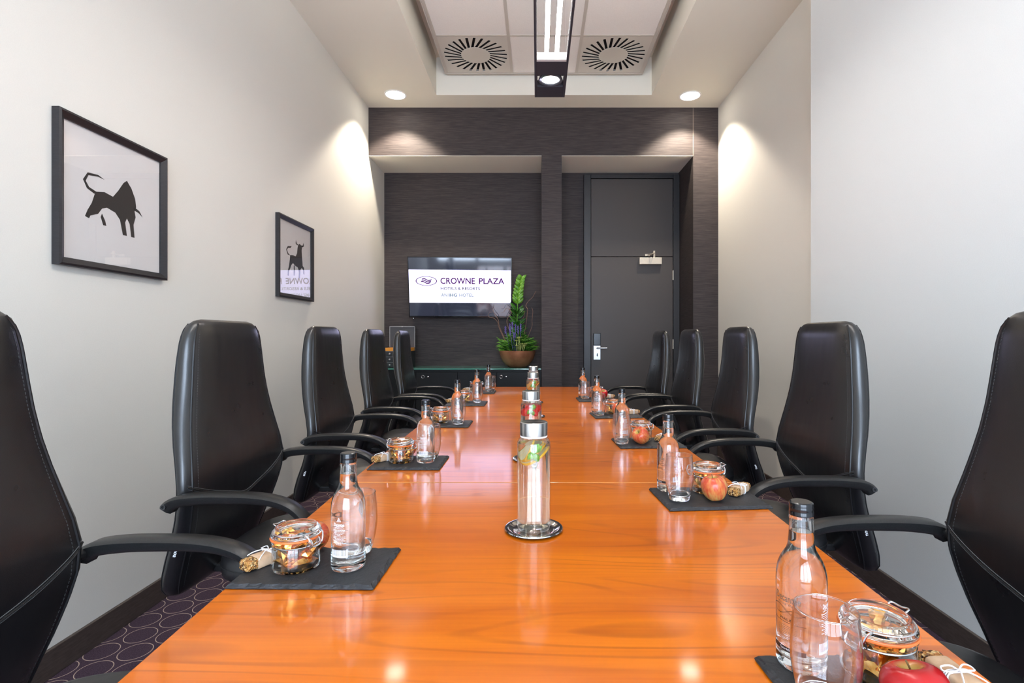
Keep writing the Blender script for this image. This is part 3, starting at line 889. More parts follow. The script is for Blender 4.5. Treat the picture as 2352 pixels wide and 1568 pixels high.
# ------------------------------------------------------------------ pictures on the left wall
def make_picture(y0, y1, z0, z1, label, bull):
    t = thing('framed_picture', label, 'picture', (XL, (y0 + y1) / 2, (z0 + z1) / 2), 0, 'framed bull prints on the left wall')
    # local: x out of the wall, y along it, z up
    a, b = (y1 - y0) / 2, (z1 - z0) / 2
    d, w = 0.030, 0.029
    for k, (ca, cb) in enumerate((((-a, -b), (a, -b)), ((a, -b), (a, b)), ((a, b), (-a, b)), ((-a, b), (-a, -b)))):
        def ins(p): return (p[0] - math.copysign(w, p[0]), p[1] - math.copysign(w, p[1]))
        def mid(p): return (p[0] - math.copysign(0.008, p[0]), p[1] - math.copysign(0.008, p[1]))
        ring = []
        for c in (ca, cb):
            i_, m_ = ins(c), mid(c)
            ring.append([(0.001, *c), (d - 0.003, *c), (d, *m_), (0.018, *i_), (0.001, *i_)])
        obj('frame_side', MB().loft(ring), M['frame'], t, smooth=20)
    obj('print', MB().box(0.004, 0.010, -a + w - 0.002, a - w + 0.002, -b + w - 0.002, b - w + 0.002), M['mount'], t)
    obj('glazing', MB().box(0.0135, 0.0150, -a + w, a - w, -b + w, b - w), M['picture_glass'], t)
    mb = MB()
    for poly in bull:
        pts = [(u * 2 * a - a, v * 2 * b - b) for u, v in poly]
        m = Matrix(((0, 1, 0, 0), (1, 0, 0, 0), (0, 0, 1, 0), (0, 0, 0, 1)))   # (x,y,z) -> (y,x,z)
        mb.prism(pts, 0.0101, 0.0107, m)
    obj('drawing', mb, M['ink'], t, flat=True)
    return t
def fit(poly_list, u0, u1, v0, v1):
    xs = [p[0] for q in poly_list for p in q]; ys = [p[1] for q in poly_list for p in q]
    f = lambda p: (u0 + (p[0] - min(xs)) / (max(xs) - min(xs)) * (u1 - u0), v0 + (p[1] - min(ys)) / (max(ys) - min(ys)) * (v1 - v0))
    return [[f(p) for p in q] for q in poly_list]
bull_a = [  # plain bull silhouette walking with the head lowered
    [(20, 62), (34, 66), (48, 63), (57, 76), (66, 92), (72, 98), (80, 88), (87, 72), (89, 58), (86, 50), (88, 40), (84, 26), (86, 4), (80, 4), (77, 26), (72, 34), (69, 26), (72, 4), (65, 4), (60, 28), (52, 38), (38, 42), (30, 38), (24, 28), (12, 22), (10, 17), (4, 19), (8, 30), (14, 42)],
    [(22, 62), (10, 66), (5, 74), (9, 84), (24, 87), (34, 86), (24, 90), (8, 88), (1, 75), (7, 63), (18, 58)],
    [(30, 30), (35, 20), (37, 12), (32, 12), (28, 24)],
    [(84, 52), (94, 49), (101, 44), (95, 53), (86, 57)],
]
bull_b = [  # plain bull silhouette standing, head raised
    [(20, 55), (34, 57), (48, 56), (56, 66), (58, 80), (62, 90), (70, 94), (78, 90), (82, 84), (80, 78), (82, 62), (85, 46), (86, 36), (94, 32), (96, 14), (91, 14), (89, 26), (80, 30), (74, 24), (72, 12), (70, 0), (64, 0), (66, 16), (60, 28), (46, 31), (34, 36), (26, 30), (20, 20), (14, 12), (12, 0), (7, 0), (9, 14), (14, 26), (18, 42)],
    [(20, 54), (10, 58), (4, 66), (10, 72), (22, 74), (28, 80), (20, 78), (8, 76), (0, 66), (8, 54)],
    [(62, 90), (54, 92), (50, 100), (48, 91), (56, 87)],
    [(76, 91), (86, 92), (90, 100), (93, 91), (82, 86)],
    [(42, 32), (44, 16), (42, 4), (38, 4), (38, 30)],
]
make_picture(1.826, 2.362, CAMH + 0.2575, CAMH + 0.81, 'nearer framed picture of a black bull with lowered head', fit(bull_a, 0.215, 0.76, 0.29, 0.70))
make_picture(3.383, 3.911, CAMH + 0.267, CAMH + 0.812, 'farther framed picture of a standing bull reflecting the television', fit(bull_b, 0.24, 0.76, 0.28, 0.76))

# ------------------------------------------------------------------ conference table
table = thing('conference_table', 'long orange cherry wood conference table with lacquered top', 'table', (0, 0, 0))
def tcx(Y): return 0.030 - 0.0127 * Y
def thw(Y):
    s = (Y - 2.45) / 2.45
    return 0.592 - 0.062 * s * s
TY0, TY1 = 0.06, 4.67
cuts = [TY0, 1.586, 3.072, TY1]
for y0, y1 in zip(cuts[:-1], cuts[1:]):
    ys = [lerp(y0 + 0.0015, y1 - 0.0015, k / 10) for k in range(11)]
    ring = [(tcx(y) - thw(y), y) for y in ys] + [(tcx(y) + thw(y), y) for y in reversed(ys)]
    mb = MB().loft([[(x, y, TZ - 0.030) for x, y in ring], [(x, y, TZ) for x, y in ring]])
    o = obj('top_panel', mb, M['cherry'], table, bevel=0.0025, smooth=30)
for y in cuts[1:-1]:
    obj('joint_strip', MB().box(tcx(y) - thw(y) + 0.003, tcx(y) + thw(y) - 0.003, y - 0.0016, y + 0.0016, TZ - 0.028, TZ - 0.0003), M['joint'], table)
for y in (0.75, 2.33, 3.95):
    lg = obj('pedestal', MB().box(-0.22, 0.22, y - 0.03, y + 0.03, 0.03, TZ - 0.03), M['cherry_edge'], table, bevel=0.004)
    obj('foot_plate', MB().box(-0.30, 0.30, y - 0.09, y + 0.09, 0, 0.03), M['cherry_edge'], table, bevel=0.004)

# ------------------------------------------------------------------ chairs (local: +y to the table, x sideways, origin on the floor under the lumbar bulge)
BACK = [  # z, y of the front face, depth, half width
    (1.238, -0.072, 0.014, 0.125),
    (1.232, -0.063, 0.032, 0.156),
    (1.218, -0.054, 0.052, 0.179),
    (1.195, -0.048, 0.066, 0.192),
    (1.16, -0.045, 0.075, 0.201),
    (1.10, -0.041, 0.084, 0.210),
    (1.04, -0.037, 0.089, 0.219),
    (0.98, -0.032, 0.090, 0.231),
    (0.92, -0.025, 0.087, 0.246),
    (0.86, -0.016, 0.081, 0.261),
    (0.80, -0.006, 0.073, 0.275),
    (0.745, 0.000, 0.068, 0.283),
    (0.69, -0.002, 0.069, 0.280),
    (0.64, -0.011, 0.074, 0.270),
    (0.58, -0.026, 0.083, 0.256),
    (0.52, -0.046, 0.091, 0.242),
    (0.46, -0.066, 0.092, 0.230),
    (0.42, -0.080, 0.084, 0.219),
    (0.40, -0.090, 0.062, 0.208),
    (0.390, -0.099, 0.036, 0.186),
]
def back_xy(z, ang):
    yf, dep, w = interp(BACK, z)
    t = dep / 2
    c, s = math.cos(ang), math.sin(ang)
    x = w * math.copysign(abs(c) ** 0.50, c)
    y = (yf - t) + t * math.copysign(abs(s) ** 0.80, s)
    return x, y
def front_y(x, z):
    yf, dep, w = interp(BACK, z)
    t = dep / 2
    q = max(0.0, 1 - (min(abs(x) / w, 1)) ** 4)   # |cos|^.5 = x/w  ->  cos^2 = (x/w)^4
    return (yf - t) + t * q ** 0.40
def make_chair(name, label, group):
    t = thing(name, label, 'chair', (0, 0, 0), 0, group)
    n = 56
    zs = []
    for a, b in zip(BACK[:-1], BACK[1:]):
        k = 1 if a[0] - b[0] < 0.03 else 2
        zs += [lerp(a[0], b[0], i / k) for i in range(k)]
    zs.append(BACK[-1][0])
    rings = []
    for z in zs:
        rings.append([(*back_xy(z, 2 * PI * (j + 0.5) / n), z) for j in range(n)])
    back = obj('backrest', MB().loft(rings), M['leather'], t, smooth=0)
    # V-shaped seam and side piping with paired stitching
    def seam_pts(dz):
        out = []
        for k in range(41):
            u = -1 + k / 20
            uu = abs(u)
            z = 0.745 + dz - 0.078 * (1 - uu ** 1.7) - 0.012 * math.exp(-(u / 0.22) ** 2)
            w = interp(BACK, z)[2]
            x = u * w * 0.965
            out.append((x, front_y(x, z) + 0.0004, z))
        return out
    obj('waist_seam', MB().tube(seam_pts(0), 0.0030, 6), M['piping'], back)
    st = MB()
    for dz in (0.0055, -0.0055):
        pts = seam_pts(dz)
        st.tube([(p[0], p[1] + 0.0004, p[2]) for p in pts], 0.0009, 5)
    obj('stitching', st, M['thread_light'], back)
    for s in (-1, 1):
        for nm, ang, r in (('side_piping', R(33), 0.0034), ('rear_piping', R(-20), 0.0028)):
            pts = []
            for k in range(44):
                z = lerp(1.222, 0.400, k / 43)
                a = ang if s > 0 else PI - ang
                x, y = back_xy(z, a)
                pts.append((x, y, z))
            obj(nm, MB().tube(pts, r, 6), M['piping'], back)
        pts = []
        st = MB()
        for k in range(100):
            z = lerp(1.20, 0.42, k / 99)
            a = R(44) if s > 0 else PI - R(44)
            x, y = back_xy(z, a); x2, y2 = back_xy(z - 0.005, a)
            st.tube([(x, y, z), (x2, y2, z - 0.005)], 0.0008, 4)
        obj('side_stitching', st, M['thread'], back)
        # small woven maker's tag on the side piping
        vs, fs = text_geo('noa', 0.024, 0.0085, 0.03)
        z0 = 0.545
        yf, dep, w = interp(BACK, z0)
        m = Matrix.Translation((s * (w + 0.0012), yf - dep * 0.40, z0)) @ Matrix.Rotation(R(-16), 4, 'X') @ Matrix.Rotation(s * PI / 2, 4, 'Z') @ Matrix.Rotation(R(90), 4, 'X') @ Matrix.Rotation(R(-90 * s), 4, 'Z')
        tg = MB().add(vs, fs, m)
        obj('side_tag', tg, M['white_print'], back, flat=True)
    # seat cushion
    def plan(scale, z, ns=44):
        out = []
        for j in range(ns):
            a = 2 * PI * j / ns
            c, s_ = math.cos(a), math.sin(a)
            x = 0.245 * math.copysign(abs(c) ** 0.55, c)
            y = 0.245 + 0.262 * math.copysign(abs(s_) ** 0.55, s_)
            x *= 0.93 + 0.07 * min(1, max(0, y / 0.3))
            out.append((x * scale, 0.245 + (y - 0.245) * scale, z + (0.012 * ((y - 0.245) / 0.26) ** 2 if z > 0.48 else 0) - (0.018 if y > 0.40 and z > 0.48 else 0) * max(0, (y - 0.40) / 0.1)))
        return out
    seat = obj('seat', MB().loft([plan(0.80, 0.428), plan(0.93, 0.432), plan(0.985, 0.446), plan(1.0, 0.468), plan(0.99, 0.490), plan(0.95, 0.504), plan(0.86, 0.514), plan(0.6, 0.519), plan(0.25, 0.520), plan(0.02, 0.520)]), M['seat_leather'], t, smooth=0)
    obj('seat_stitching', MB().tube(plan(1.001, 0.478), 0.0013, 5, True), M['thread'], seat)
    # arm loops
    for s in (-1, 1):
        path = smooth_path([(-0.060, 0.706), (-0.045, 0.722), (-0.015, 0.735), (0.05, 0.742), (0.13, 0.743), (0.20, 0.741), (0.262, 0.732), (0.312, 0.712), (0.350, 0.676), (0.372, 0.630), (0.378, 0.580), (0.366, 0.520), (0.330, 0.455), (0.280, 0.420)], 5)
        path = [(p[0], p[1]) for p in path] if len(path[0]) == 2 else path
        rings = []
        m_ = len(path)
        for i, p in enumerate(path):
            a, b = path[max(i - 1, 0)], path[min(i + 1, m_ - 1)]
            d = Vector((b[0] - a[0], b[1] - a[1])).normalized(); nn = Vector((-d.y, d.x))   # nn points up along the top run
            u = i / (m_ - 1)
            hw_ = 0.024 if u < 0.62 else lerp(0.024, 0.019, (u - 0.62) / 0.38)
            th_ = lerp(0.034, 0.024, min(1, u / 0.55))
            if i == 0: hw_ *= 0.8; th_ *= 0.6
            sec = [(-hw_, -0.006), (-hw_ * 0.72, 0), (hw_ * 0.72, 0), (hw_, -0.006), (hw_ * 0.86, -th_ * 0.75), (hw_ * 0.55, -th_), (-hw_ * 0.55, -th_), (-hw_ * 0.86, -th_ * 0.75)]
            lean = s * (0.312 - 0.05 * max(0, (u - 0.72) / 0.28))
            rings.append([(lean + q, p[0] + nn.x * v, p[1] + nn.y * v) for q, v in sec])
        arm = obj('armrest', MB().loft(rings), M['arm'], t, smooth=50)
        bm_ = Matrix.Translation((s * 0.334, -0.044, 0.709)) @ Matrix.Rotation(s * R(90), 4, 'Y')
        obj('bolt', MB().lathe([(0, 0.001), (0.0035, 0.001), (0.004, 0.0032), (0.0075, 0.0032), (0.008, 0.0)], 16, bm_), M['bolt'], arm)
        obj('arm_spacer', MB().tube([(s * 0.255, -0.035, 0.712), (s * 0.296, -0.035, 0.712)], 0.012, 12), M['black_metal'], t)
    # under-seat mechanism, gas lift and five-star base on castors
    me_ = MB().box(-0.09, 0.09, 0.12, 0.38, 0.36, 0.43).box(-0.27, 0.27, 0.255, 0.30, 0.40, 0.428).box(-0.05, 0.05, -0.09, 0.14, 0.40, 0.428)
    obj('mechanism', me_, M['black_metal'], t, bevel=0.006)
    obj('gas_lift', MB().lathe([(0, 0.08), (0.028, 0.08), (0.028, 0.24), (0.018, 0.245), (0.018, 0.365), (0, 0.365)], 20, Matrix.Translation((0, 0.235, 0))), M['black_metal'], t)
    for k in range(5):
        a = 2 * PI * k / 5 + 0.3
        ca_, sa_ = math.cos(a), math.sin(a)
        rm = Matrix.Translation((0, 0.235, 0)) @ Matrix.Rotation(a, 4, 'Z')
        rr = [[(r_, y_, z_) for y_, z_ in ((-w_, z0_), (w_, z0_), (w_ * 0.8, z1_), (-w_ * 0.8, z1_))] for r_, w_, z0_, z1_ in ((0.02, 0.026, 0.075, 0.125), (0.16, 0.022, 0.075, 0.112), (0.29, 0.017, 0.070, 0.090), (0.30, 0.012, 0.072, 0.088))]
        leg = obj('base_leg', MB().loft(rr, mat=rm), M['black_metal'], t, bevel=0.003)
        cm = rm @ Matrix.Translation((0.282, 0, 0.026)) @ Matrix.Rotation(R(90), 4, 'X')
        obj('castor', MB().lathe([(0, -0.02), (0.022, -0.02), (0.026, -0.015), (0.026, -0.004), (0.012, -0.003), (0.012, 0.003), (0.026, 0.004), (0.026, 0.015), (0.022, 0.02), (0, 0.02)], 20, cm).tube([rm @ Vector((0.282, 0, 0.04)), rm @ Vector((0.282, 0, 0.075))], 0.006, 8), M['black_metal'], leg)
    return t
chair0 = make_chair('office_chair', 'black leather high-back office chair', 'leather chairs around the conference table')
ORD_L = ['nearest chair on the left side of the table, cut off by the frame edge',
         'second nearest chair on the left side, behind the nearest jar',
         'third chair from the camera on the left side of the table',
         'fourth chair from the camera on the left, next to the tea chest',
         'farthest chair on the left side, half covering the tea chest']
ORD_R = ['nearest chair on the right side, cut off by the frame edge',
         'second nearest chair on the right side, behind the near bottle cap',
         'third chair from the camera on the right side of the table',
         'fourth chair from the camera on the right, before the door niche edge',
         'farthest chair on the right side, standing before the door']
LEFT = [(0.838, -0.950, 0.0), (1.785, -0.990, -1.0), (2.69, -1.02, 1.0), (3.61, -1.055, 0.0), (4.41, -1.06, 1.5)]
RIGHT = [(0.96, 0.945, 0.0), (1.955, 1.000, 0.0), (2.82, 1.005, -1.0), (3.71, 1.005, 1.5), (4.43, 0.965, 2.0)]
first = True
for (y, x, a), lab in list(zip(LEFT, ORD_L)) + list(zip(RIGHT, ORD_R)):
    rz = (R(-90) if x < 0 else R(90)) + R(a)
    lab = 'black leather ' + lab if len(lab.split()) < 15 else lab
    if first:
        chair0.location = (x, y, 0); chair0.rotation_euler = (0, 0, rz); chair0['label'] = lab; first = False
    else:
        dup(chair0, (x, y, 0), rz, lab)

# ------------------------------------------------------------------ tableware prototypes
def make_slate(w, d, seed):
    rnd = random.Random(seed)
    n = 34
    pts = []
    for (x0, y0), (x1, y1) in zip(((-w, -d), (w, -d), (w, d), (-w, d)), ((w, -d), (w, d), (-w, d), (-w, -d))):
        L = math.hypot(x1 - x0, y1 - y0); m = int(L / 0.0058)
        for k in range(m):
            t = k / m; pts.append((lerp(x0, x1, t), lerp(y0, y1, t)))
    N_ = len(pts)
    bite = [rnd.random() ** 2 for _ in range(N_)]
    bite = [0.6 * bite[i] + 0.2 * bite[i - 1] + 0.2 * bite[(i + 1) % N_] for i in range(N_)]
    def ring(z, inset, gain, zj=0.0):
        out = []
        for i, (x, y) in enumerate(pts):
            q = inset + gain * bite[i] + rnd.uniform(-0.0004, 0.0004)
            out.append((x * (1 - q / w), y * (1 - q / d), z + rnd.uniform(-zj, zj)))
        return out
    mb = MB().loft([ring(0.0004, 0.0012, 0.001), ring(0.0022, 0.0002, 0.0012, 0.0006), ring(0.0042, 0.0006, 0.0042, 0.0008), ring(0.0058, 0.0022, 0.0075, 0.0008), [(x, y, 0.008) for x, y, z in ring(0, 0.0034, 0.0105)]])
    return mesh('slate', mb, M['slate'], flat=True)

def wrap(vs, rad, a0, zc):
    out = []
    for v in vs:
        a = a0 + v.x / rad
        out.append((rad * math.cos(a), rad * math.sin(a), zc + v.y))
    return out

def bar_geo(x0, x1, y0, y1, k=6):
    vs = []
    for i in range(k + 1):
        x = lerp(x0, x1, i / k); vs += [Vector((x, y0, 0)), Vector((x, y1, 0))]
    return vs, [(2 * i, 2 * i + 2, 2 * i + 3, 2 * i + 1) for i in range(k)]

BH = 0.215
def make_bottle():
    t = thing('water_bottle', 'x', 'bottle', (0, 0, 0), 0, 'small glass water bottles on the slates')
    outer = [(0, 0.0025), (0.020, 0.0020), (0.0265, 0.0), (0.0295, 0.0022), (0.0308, 0.007), (0.0310, 0.02), (0.0305, 0.036), (0.0308, 0.060), (0.0310, 0.112), (0.0304, 0.122), (0.0286, 0.131), (0.0255, 0.139), (0.0215, 0.146), (0.0184, 0.151), (0.0166, 0.157), (0.0156, 0.168), (0.0142, 0.190), (0.0150, 0.192), (0.0150, 0.1945), (0.0138, 0.196), (0.0136, 0.208)]
    inner = [(0.0115, 0.208), (0.0118, 0.19), (0.0134, 0.168), (0.0146, 0.157), (0.0165, 0.150), (0.0195, 0.1445), (0.0235, 0.137), (0.0264, 0.129), (0.0282, 0.120), (0.0286, 0.110), (0.0284, 0.030), (0.0265, 0.0165), (0.018, 0.012), (0, 0.0105)]
    obj('bottle_body', MB().lathe(outer + inner, 48), M['glass'], t, smooth=60)
    wl = 0.176
    wp = [(0, 0.0102)] + [(r + 0.0004, z - 0.0002) for r, z in reversed(inner[2:-1])] 
    wp = [p for p in wp if p[1] < wl] + [(0.0132, wl), (0.0128, wl + 0.0008), (0, wl)]
    obj('water', MB().lathe(wp, 40), M['water'], t, smooth=60)
    cap = [(0, 0.2150), (0.0125, 0.2150), (0.0144, 0.2138), (0.0150, 0.2118), (0.0146, 0.2095), (0.0150, 0.2080), (0.0150, 0.2050), (0.0146, 0.2035), (0.0150, 0.2020), (0.0151, 0.1975), (0.0138, 0.1970), (0.0138, 0.2), (0, 0.2)]
    obj('cap', MB().lathe(cap, 40), M['cap_black'], t, smooth=30)
    # white back print facing local -y
    rad = 0.0313; a0 = -PI / 2
    mb = MB()
    vs, fs = text_geo('Decantae', 0.0205, 0.0062, 0.01); mb.add(wrap(vs, rad, a0, 0.0890), fs)
    for r_ in range(4):      # stepped emblem over the word
        for c_ in range(4 - r_):
            v, f = bar_geo(-0.0042 + (c_ + 0.5 * r_) * 0.0024, -0.0042 + (c_ + 0.5 * r_) * 0.0024 + 0.0014, 0.0945 + r_ * 0.0019 - 0.0, 0.0945 + r_ * 0.0019 + 0.0013, 2)
            mb.add(wrap(v, rad, a0, 0), f)
    for (z, wdt) in ((0.0845, 0.016), (0.0825, 0.020)):
        v = []; k = 14
        for i in range(k + 1):
            u = i / k; x = lerp(-wdt / 2, wdt / 2, u); zz = z + 0.0007 * math.sin(2 * PI * u)
            v += [Vector((x, zz - 0.0003, 0)), Vector((x, zz + 0.0003, 0))]
        mb.add(wrap(v, rad, a0, 0), [(2 * i, 2 * i + 2, 2 * i + 3, 2 * i + 1) for i in range(k)])
    rnd = random.Random(3)
    z = 0.0788
    for (wdt, hh) in ((0.025, 0.0013), (0.0245, 0.0008), (0.021, 0.0008), (0.014, 0.0008), (0.008, 0.0008), (0.025, 0.0009), (0.025, 0.0008), (0.018, 0.0008), (0.024, 0.0010), (0.016, 0.0008), (0.025, 0.0008), (0.012, 0.0008)):
        x = -wdt / 2
        while x < wdt / 2:       # rows of fine print, too small to read
            l = min(rnd.uniform(0.0018, 0.0042), wdt / 2 - x)
            v, f = bar_geo(x, x + l, z, z + hh, 3); mb.add(wrap(v, rad, a0, 0), f); x += l + 0.0009
        z -= 0.0024
    bz0, bz1 = 0.0290, 0.0430
    bw = 0.0150
    x = -bw
    cells = []
    while x < bw:                # barcode: white label with open bars
        l = rnd.choice((0.0005, 0.0008, 0.0012)); cells.append((x, min(x + l, bw))); x += l + rnd.choice((0.0004, 0.0007, 0.0011))
    for (xa, xb) in cells:
        v, f = bar_geo(xa, xb, bz0 + 0.003, bz1, 2); mb.add(wrap(v, rad, a0, 0), f)
    for (xa, xb, za, zb) in ((-bw - 0.0015, bw + 0.0015, bz0, bz0 + 0.003), (-bw - 0.0015, -bw + 0.0002, bz0 + 0.003, bz1), (bw - 0.0002, bw + 0.0015, bz0 + 0.003, bz1)):
        v, f = bar_geo(xa, xb, za, zb, 8); mb.add(wrap(v, rad, a0, 0), f)
    obj('back_print', mb, M['white_print'], t, flat=True)
    # front print, turned 100 degrees to the left
    a1 = a0 - R(104)
    mb = MB()
    vs, fs = text_geo('Decantae', 0.036, 0.0095, 0.012); mb.add(wrap(vs, rad, a1, 0.0940), fs)
    vs, fs = text_geo('Mineral Water', 0.028, 0.0036); mb.add(wrap(vs, rad, a1, 0.0862), fs)
    z = 0.058
    for r_ in range(10):
        x = -0.013
        while x < 0.013:
            l = rnd.uniform(0.0015, 0.004); v, f = bar_geo(x, min(x + l, 0.0132), z, z + 0.0006, 3); mb.add(wrap(v, rad, a1, 0), f); x += l + 0.0009
        z -= 0.0022
    obj('front_print', mb, M['silver_ink'], t, flat=True)
    mb = MB()
    for (zb, amp, ph) in ((0.0800, 0.0042, 0.0), (0.0790, 0.0042, 0.15), (0.0775, -0.0045, 0.0), (0.0768, -0.0045, 0.12)):
        v = []; k = 30
        for i in range(k + 1):
            u = i / k; x = lerp(-0.024, 0.024, u); zz = zb + amp * math.sin(PI * 2 * u + ph) - 0.002 * u
            v += [Vector((x, zz - 0.00022, 0)), Vector((x, zz + 0.00022, 0))]
        mb.add(wrap(v, rad, a1, 0), [(2 * i, 2 * i + 2, 2 * i + 3, 2 * i + 1) for i in range(k)])
    obj('front_swirl', mb, M['black_ink'], t, flat=True)
    mb = MB(); v, f = bar_geo(-0.024, 0.024, 0.0250, 0.0310, 20); mb.add(wrap(v, rad, a1, 0), f)
    obj('front_band', mb, M['black_ink'], t, flat=True)
    mb = MB(); v, f = bar_geo(-0.024, 0.024, 0.0628, 0.0634, 20); mb.add(wrap(v, rad, a1, 0), f)
    obj('front_rule', mb, M['black_ink'], t, flat=True)
    mb = MB()
    vs, fs = text_geo('SPARKLING', 0.022, 0.0034, 0.01); mb.add(wrap(vs, rad, a1, 0.0665), fs)
    obj('front_title', mb, M['black_ink'], t, flat=True)
    mb = MB(); vs, fs = text_geo('Sparkling', 0.019, 0.0038); mb.add(wrap(vs, rad + 0.0003, a1, 0.0282), fs)
    obj('front_word', mb, M['white_print'], t, flat=True)
    return t

def make_glass():
    t = thing('drinking_glass', 'x', 'glass', (0, 0, 0), 0, 'tumblers on the slates')
    wall = [(0.0295, 0.0150), (0.0345, 0.034), (0.0375, 0.056), (0.0378, 0.072), (0.0366, 0.094), (0.0340, 0.117), (0.0335, 0.1183), (0.0329, 0.117), (0.0354, 0.094), (0.0366, 0.072), (0.0363, 0.056), (0.0333, 0.034), (0.0284, 0.0150)]
    obj('glass_wall', MB().lathe(wall, 48), M['tumbler_wall'], t, smooth=70)
    obj('rim', MB().tube(circle(0.0334, 48, 0.1186), 0.0009, 8, True), M['jar_glass'], t)
    obj('glass_base', MB().lathe([(0, 0.001), (0.024, 0.0), (0.0262, 0.0015), (0.0294, 0.0148), (0.0284, 0.0165), (0.0255, 0.0150), (0.015, 0.0125), (0, 0.0115)], 48), M['jar_glass'], t, smooth=50)
    return t

def make_jar():
    t = thing('clip_jar', 'x', 'jar', (0, 0, 0), 0, 'clip-top jars on the slates')
    prof = [(0.0424, 0.0080), (0.0430, 0.030), (0.0422, 0.041), (0.0400, 0.0455), (0.0395, 0.0485), (0.0390, 0.0486), (0.0385, 0.0482), (0.0395, 0.043), (0.0407, 0.038), (0.0411, 0.0080)]
    obj('jar_wall', MB().lathe(prof, 48), M['jar_wall'], t, smooth=60)
    obj('jar_collar', MB().lathe([(0.0398, 0.0488), (0.0428, 0.0520), (0.0440, 0.0550), (0.0440, 0.0580), (0.0392, 0.0580), (0.0386, 0.052)], 48), M['glass'], t, smooth=50)
    obj('jar_base', MB().lathe([(0, 0.0025), (0.030, 0.0020), (0.036, 0.0), (0.0405, 0.0022), (0.0424, 0.0078), (0.0411, 0.0078), (0.038, 0.0052), (0, 0.0046)], 48), M['jar_glass'], t, smooth=50)
    obj('rubber_seal', MB().lathe([(0.0365, 0.0582), (0.0448, 0.0582), (0.0456, 0.0600), (0.0448, 0.0618), (0.0365, 0.0618)], 48), M['rubber'], t, smooth=60)
    lidp = [(0, 0.0622), (0.0365, 0.0620), (0.0432, 0.0620), (0.0442, 0.0640), (0.0438, 0.0672), (0.0400, 0.0690), (0.0385, 0.0720), (0.0378, 0.0765), (0.0355, 0.0785), (0.0330, 0.0780), (0.0312, 0.0745), (0.0285, 0.0715), (0.024, 0.0705), (0, 0.0700)]
    obj('glass_lid', MB().lathe(lidp, 48), M['glass'], t, smooth=60)
    wm = MB().tube(circle(0.0412, 40, 0.0475), 0.0012, 6, True)
    obj('neck_wire', wm, M['steel'], t)
    obj('lid_wire', MB().tube(circle(0.0416, 40, 0.0700), 0.0012, 6, True), M['steel'], t)
    def P(r, deg, z): return (r * math.cos(R(deg)), r * math.sin(R(deg)), z)
    hinge = smooth_path([P(0.0416, 194, 0.0700), P(0.049, 194, 0.0735), P(0.0535, 191, 0.0745), P(0.0540, 180, 0.0725), P(0.0535, 169, 0.0745), P(0.049, 166, 0.0735), P(0.0416, 166, 0.0700)], 4)
    obj('hinge_loop', MB().tube(hinge, 0.0012, 6), M['steel'], t)
    h2 = smooth_path([P(0.0412, 196, 0.0475), P(0.0480, 195, 0.0500), P(0.0500, 193, 0.0610), P(0.0470, 192, 0.0700)], 4)
    h3 = smooth_path([P(0.0412, 164, 0.0475), P(0.0480, 165, 0.0500), P(0.0500, 167, 0.0610), P(0.0470, 168, 0.0700)], 4)
    h4 = smooth_path([P(0.0480, 192, 0.0500), P(0.0520, 188, 0.038), P(0.0525, 180, 0.031), P(0.0520, 172, 0.038), P(0.0480, 168, 0.0500)], 4)
    obj('hinge_wire', MB().tube(h2, 0.0012, 6).tube(h3, 0.0012, 6).tube(h4, 0.0012, 6), M['steel'], t)
    c1 = smooth_path([P(0.0416, -24, 0.0700), P(0.0475, -22, 0.0720), P(0.0535, -18, 0.0700), P(0.0565, -14, 0.0610), P(0.0560, -12, 0.0540), P(0.0520, -12, 0.0500), P(0.0525, 0, 0.0490), P(0.0520, 12, 0.0500), P(0.0560, 12, 0.0540), P(0.0565, 14, 0.0610), P(0.0535, 18, 0.0700), P(0.0475, 22, 0.0720), P(0.0416, 24, 0.0700)], 4)
    obj('clasp_loop', MB().tube(c1, 0.0013, 6), M['steel'], t)
    c2 = smooth_path([P(0.0412, -14, 0.0475), P(0.0470, -13, 0.0560), P(0.0500, -10, 0.0620), P(0.0540, -9, 0.0580), P(0.0545, -8, 0.0500), P(0.0545, 8, 0.0500), P(0.0540, 9, 0.0580), P(0.0500, 10, 0.0620), P(0.0470, 13, 0.0560), P(0.0412, 14, 0.0475)], 4)
    obj('clasp_lever', MB().tube(c2, 0.0012, 6), M['steel'], t)
    return t

def foil_mesh(seed):
    rnd = random.Random(seed)
    rings = []
    L, Wd = 0.027, 0.0115
    prof = ((-1, 0.9, 0.10), (-0.55, 0.75, 0.45), (-0.1, 0.6, 1.0), (0.35, 0.8, 0.75), (0.75, 1.0, 0.30), (1, 1.15, 0.05))
    for (u, a, b) in prof:
        rings.append([(Wd * a * math.cos(2 * PI * k / 6 + 0.3 * u) * (1 if abs(u) < 0.9 else 0.8) + rnd.uniform(-1, 1) * 0.0017, Wd * b * math.sin(2 * PI * k / 6 + 0.3 * u) + rnd.uniform(-1, 1) * 0.0012, L * u + rnd.uniform(-1, 1) * 0.0012) for k in range(6)])
    return mesh('foil_sweet', MB().loft(rings), M['foil'], flat=True)
FOILS = [foil_mesh(s) for s in range(4)]

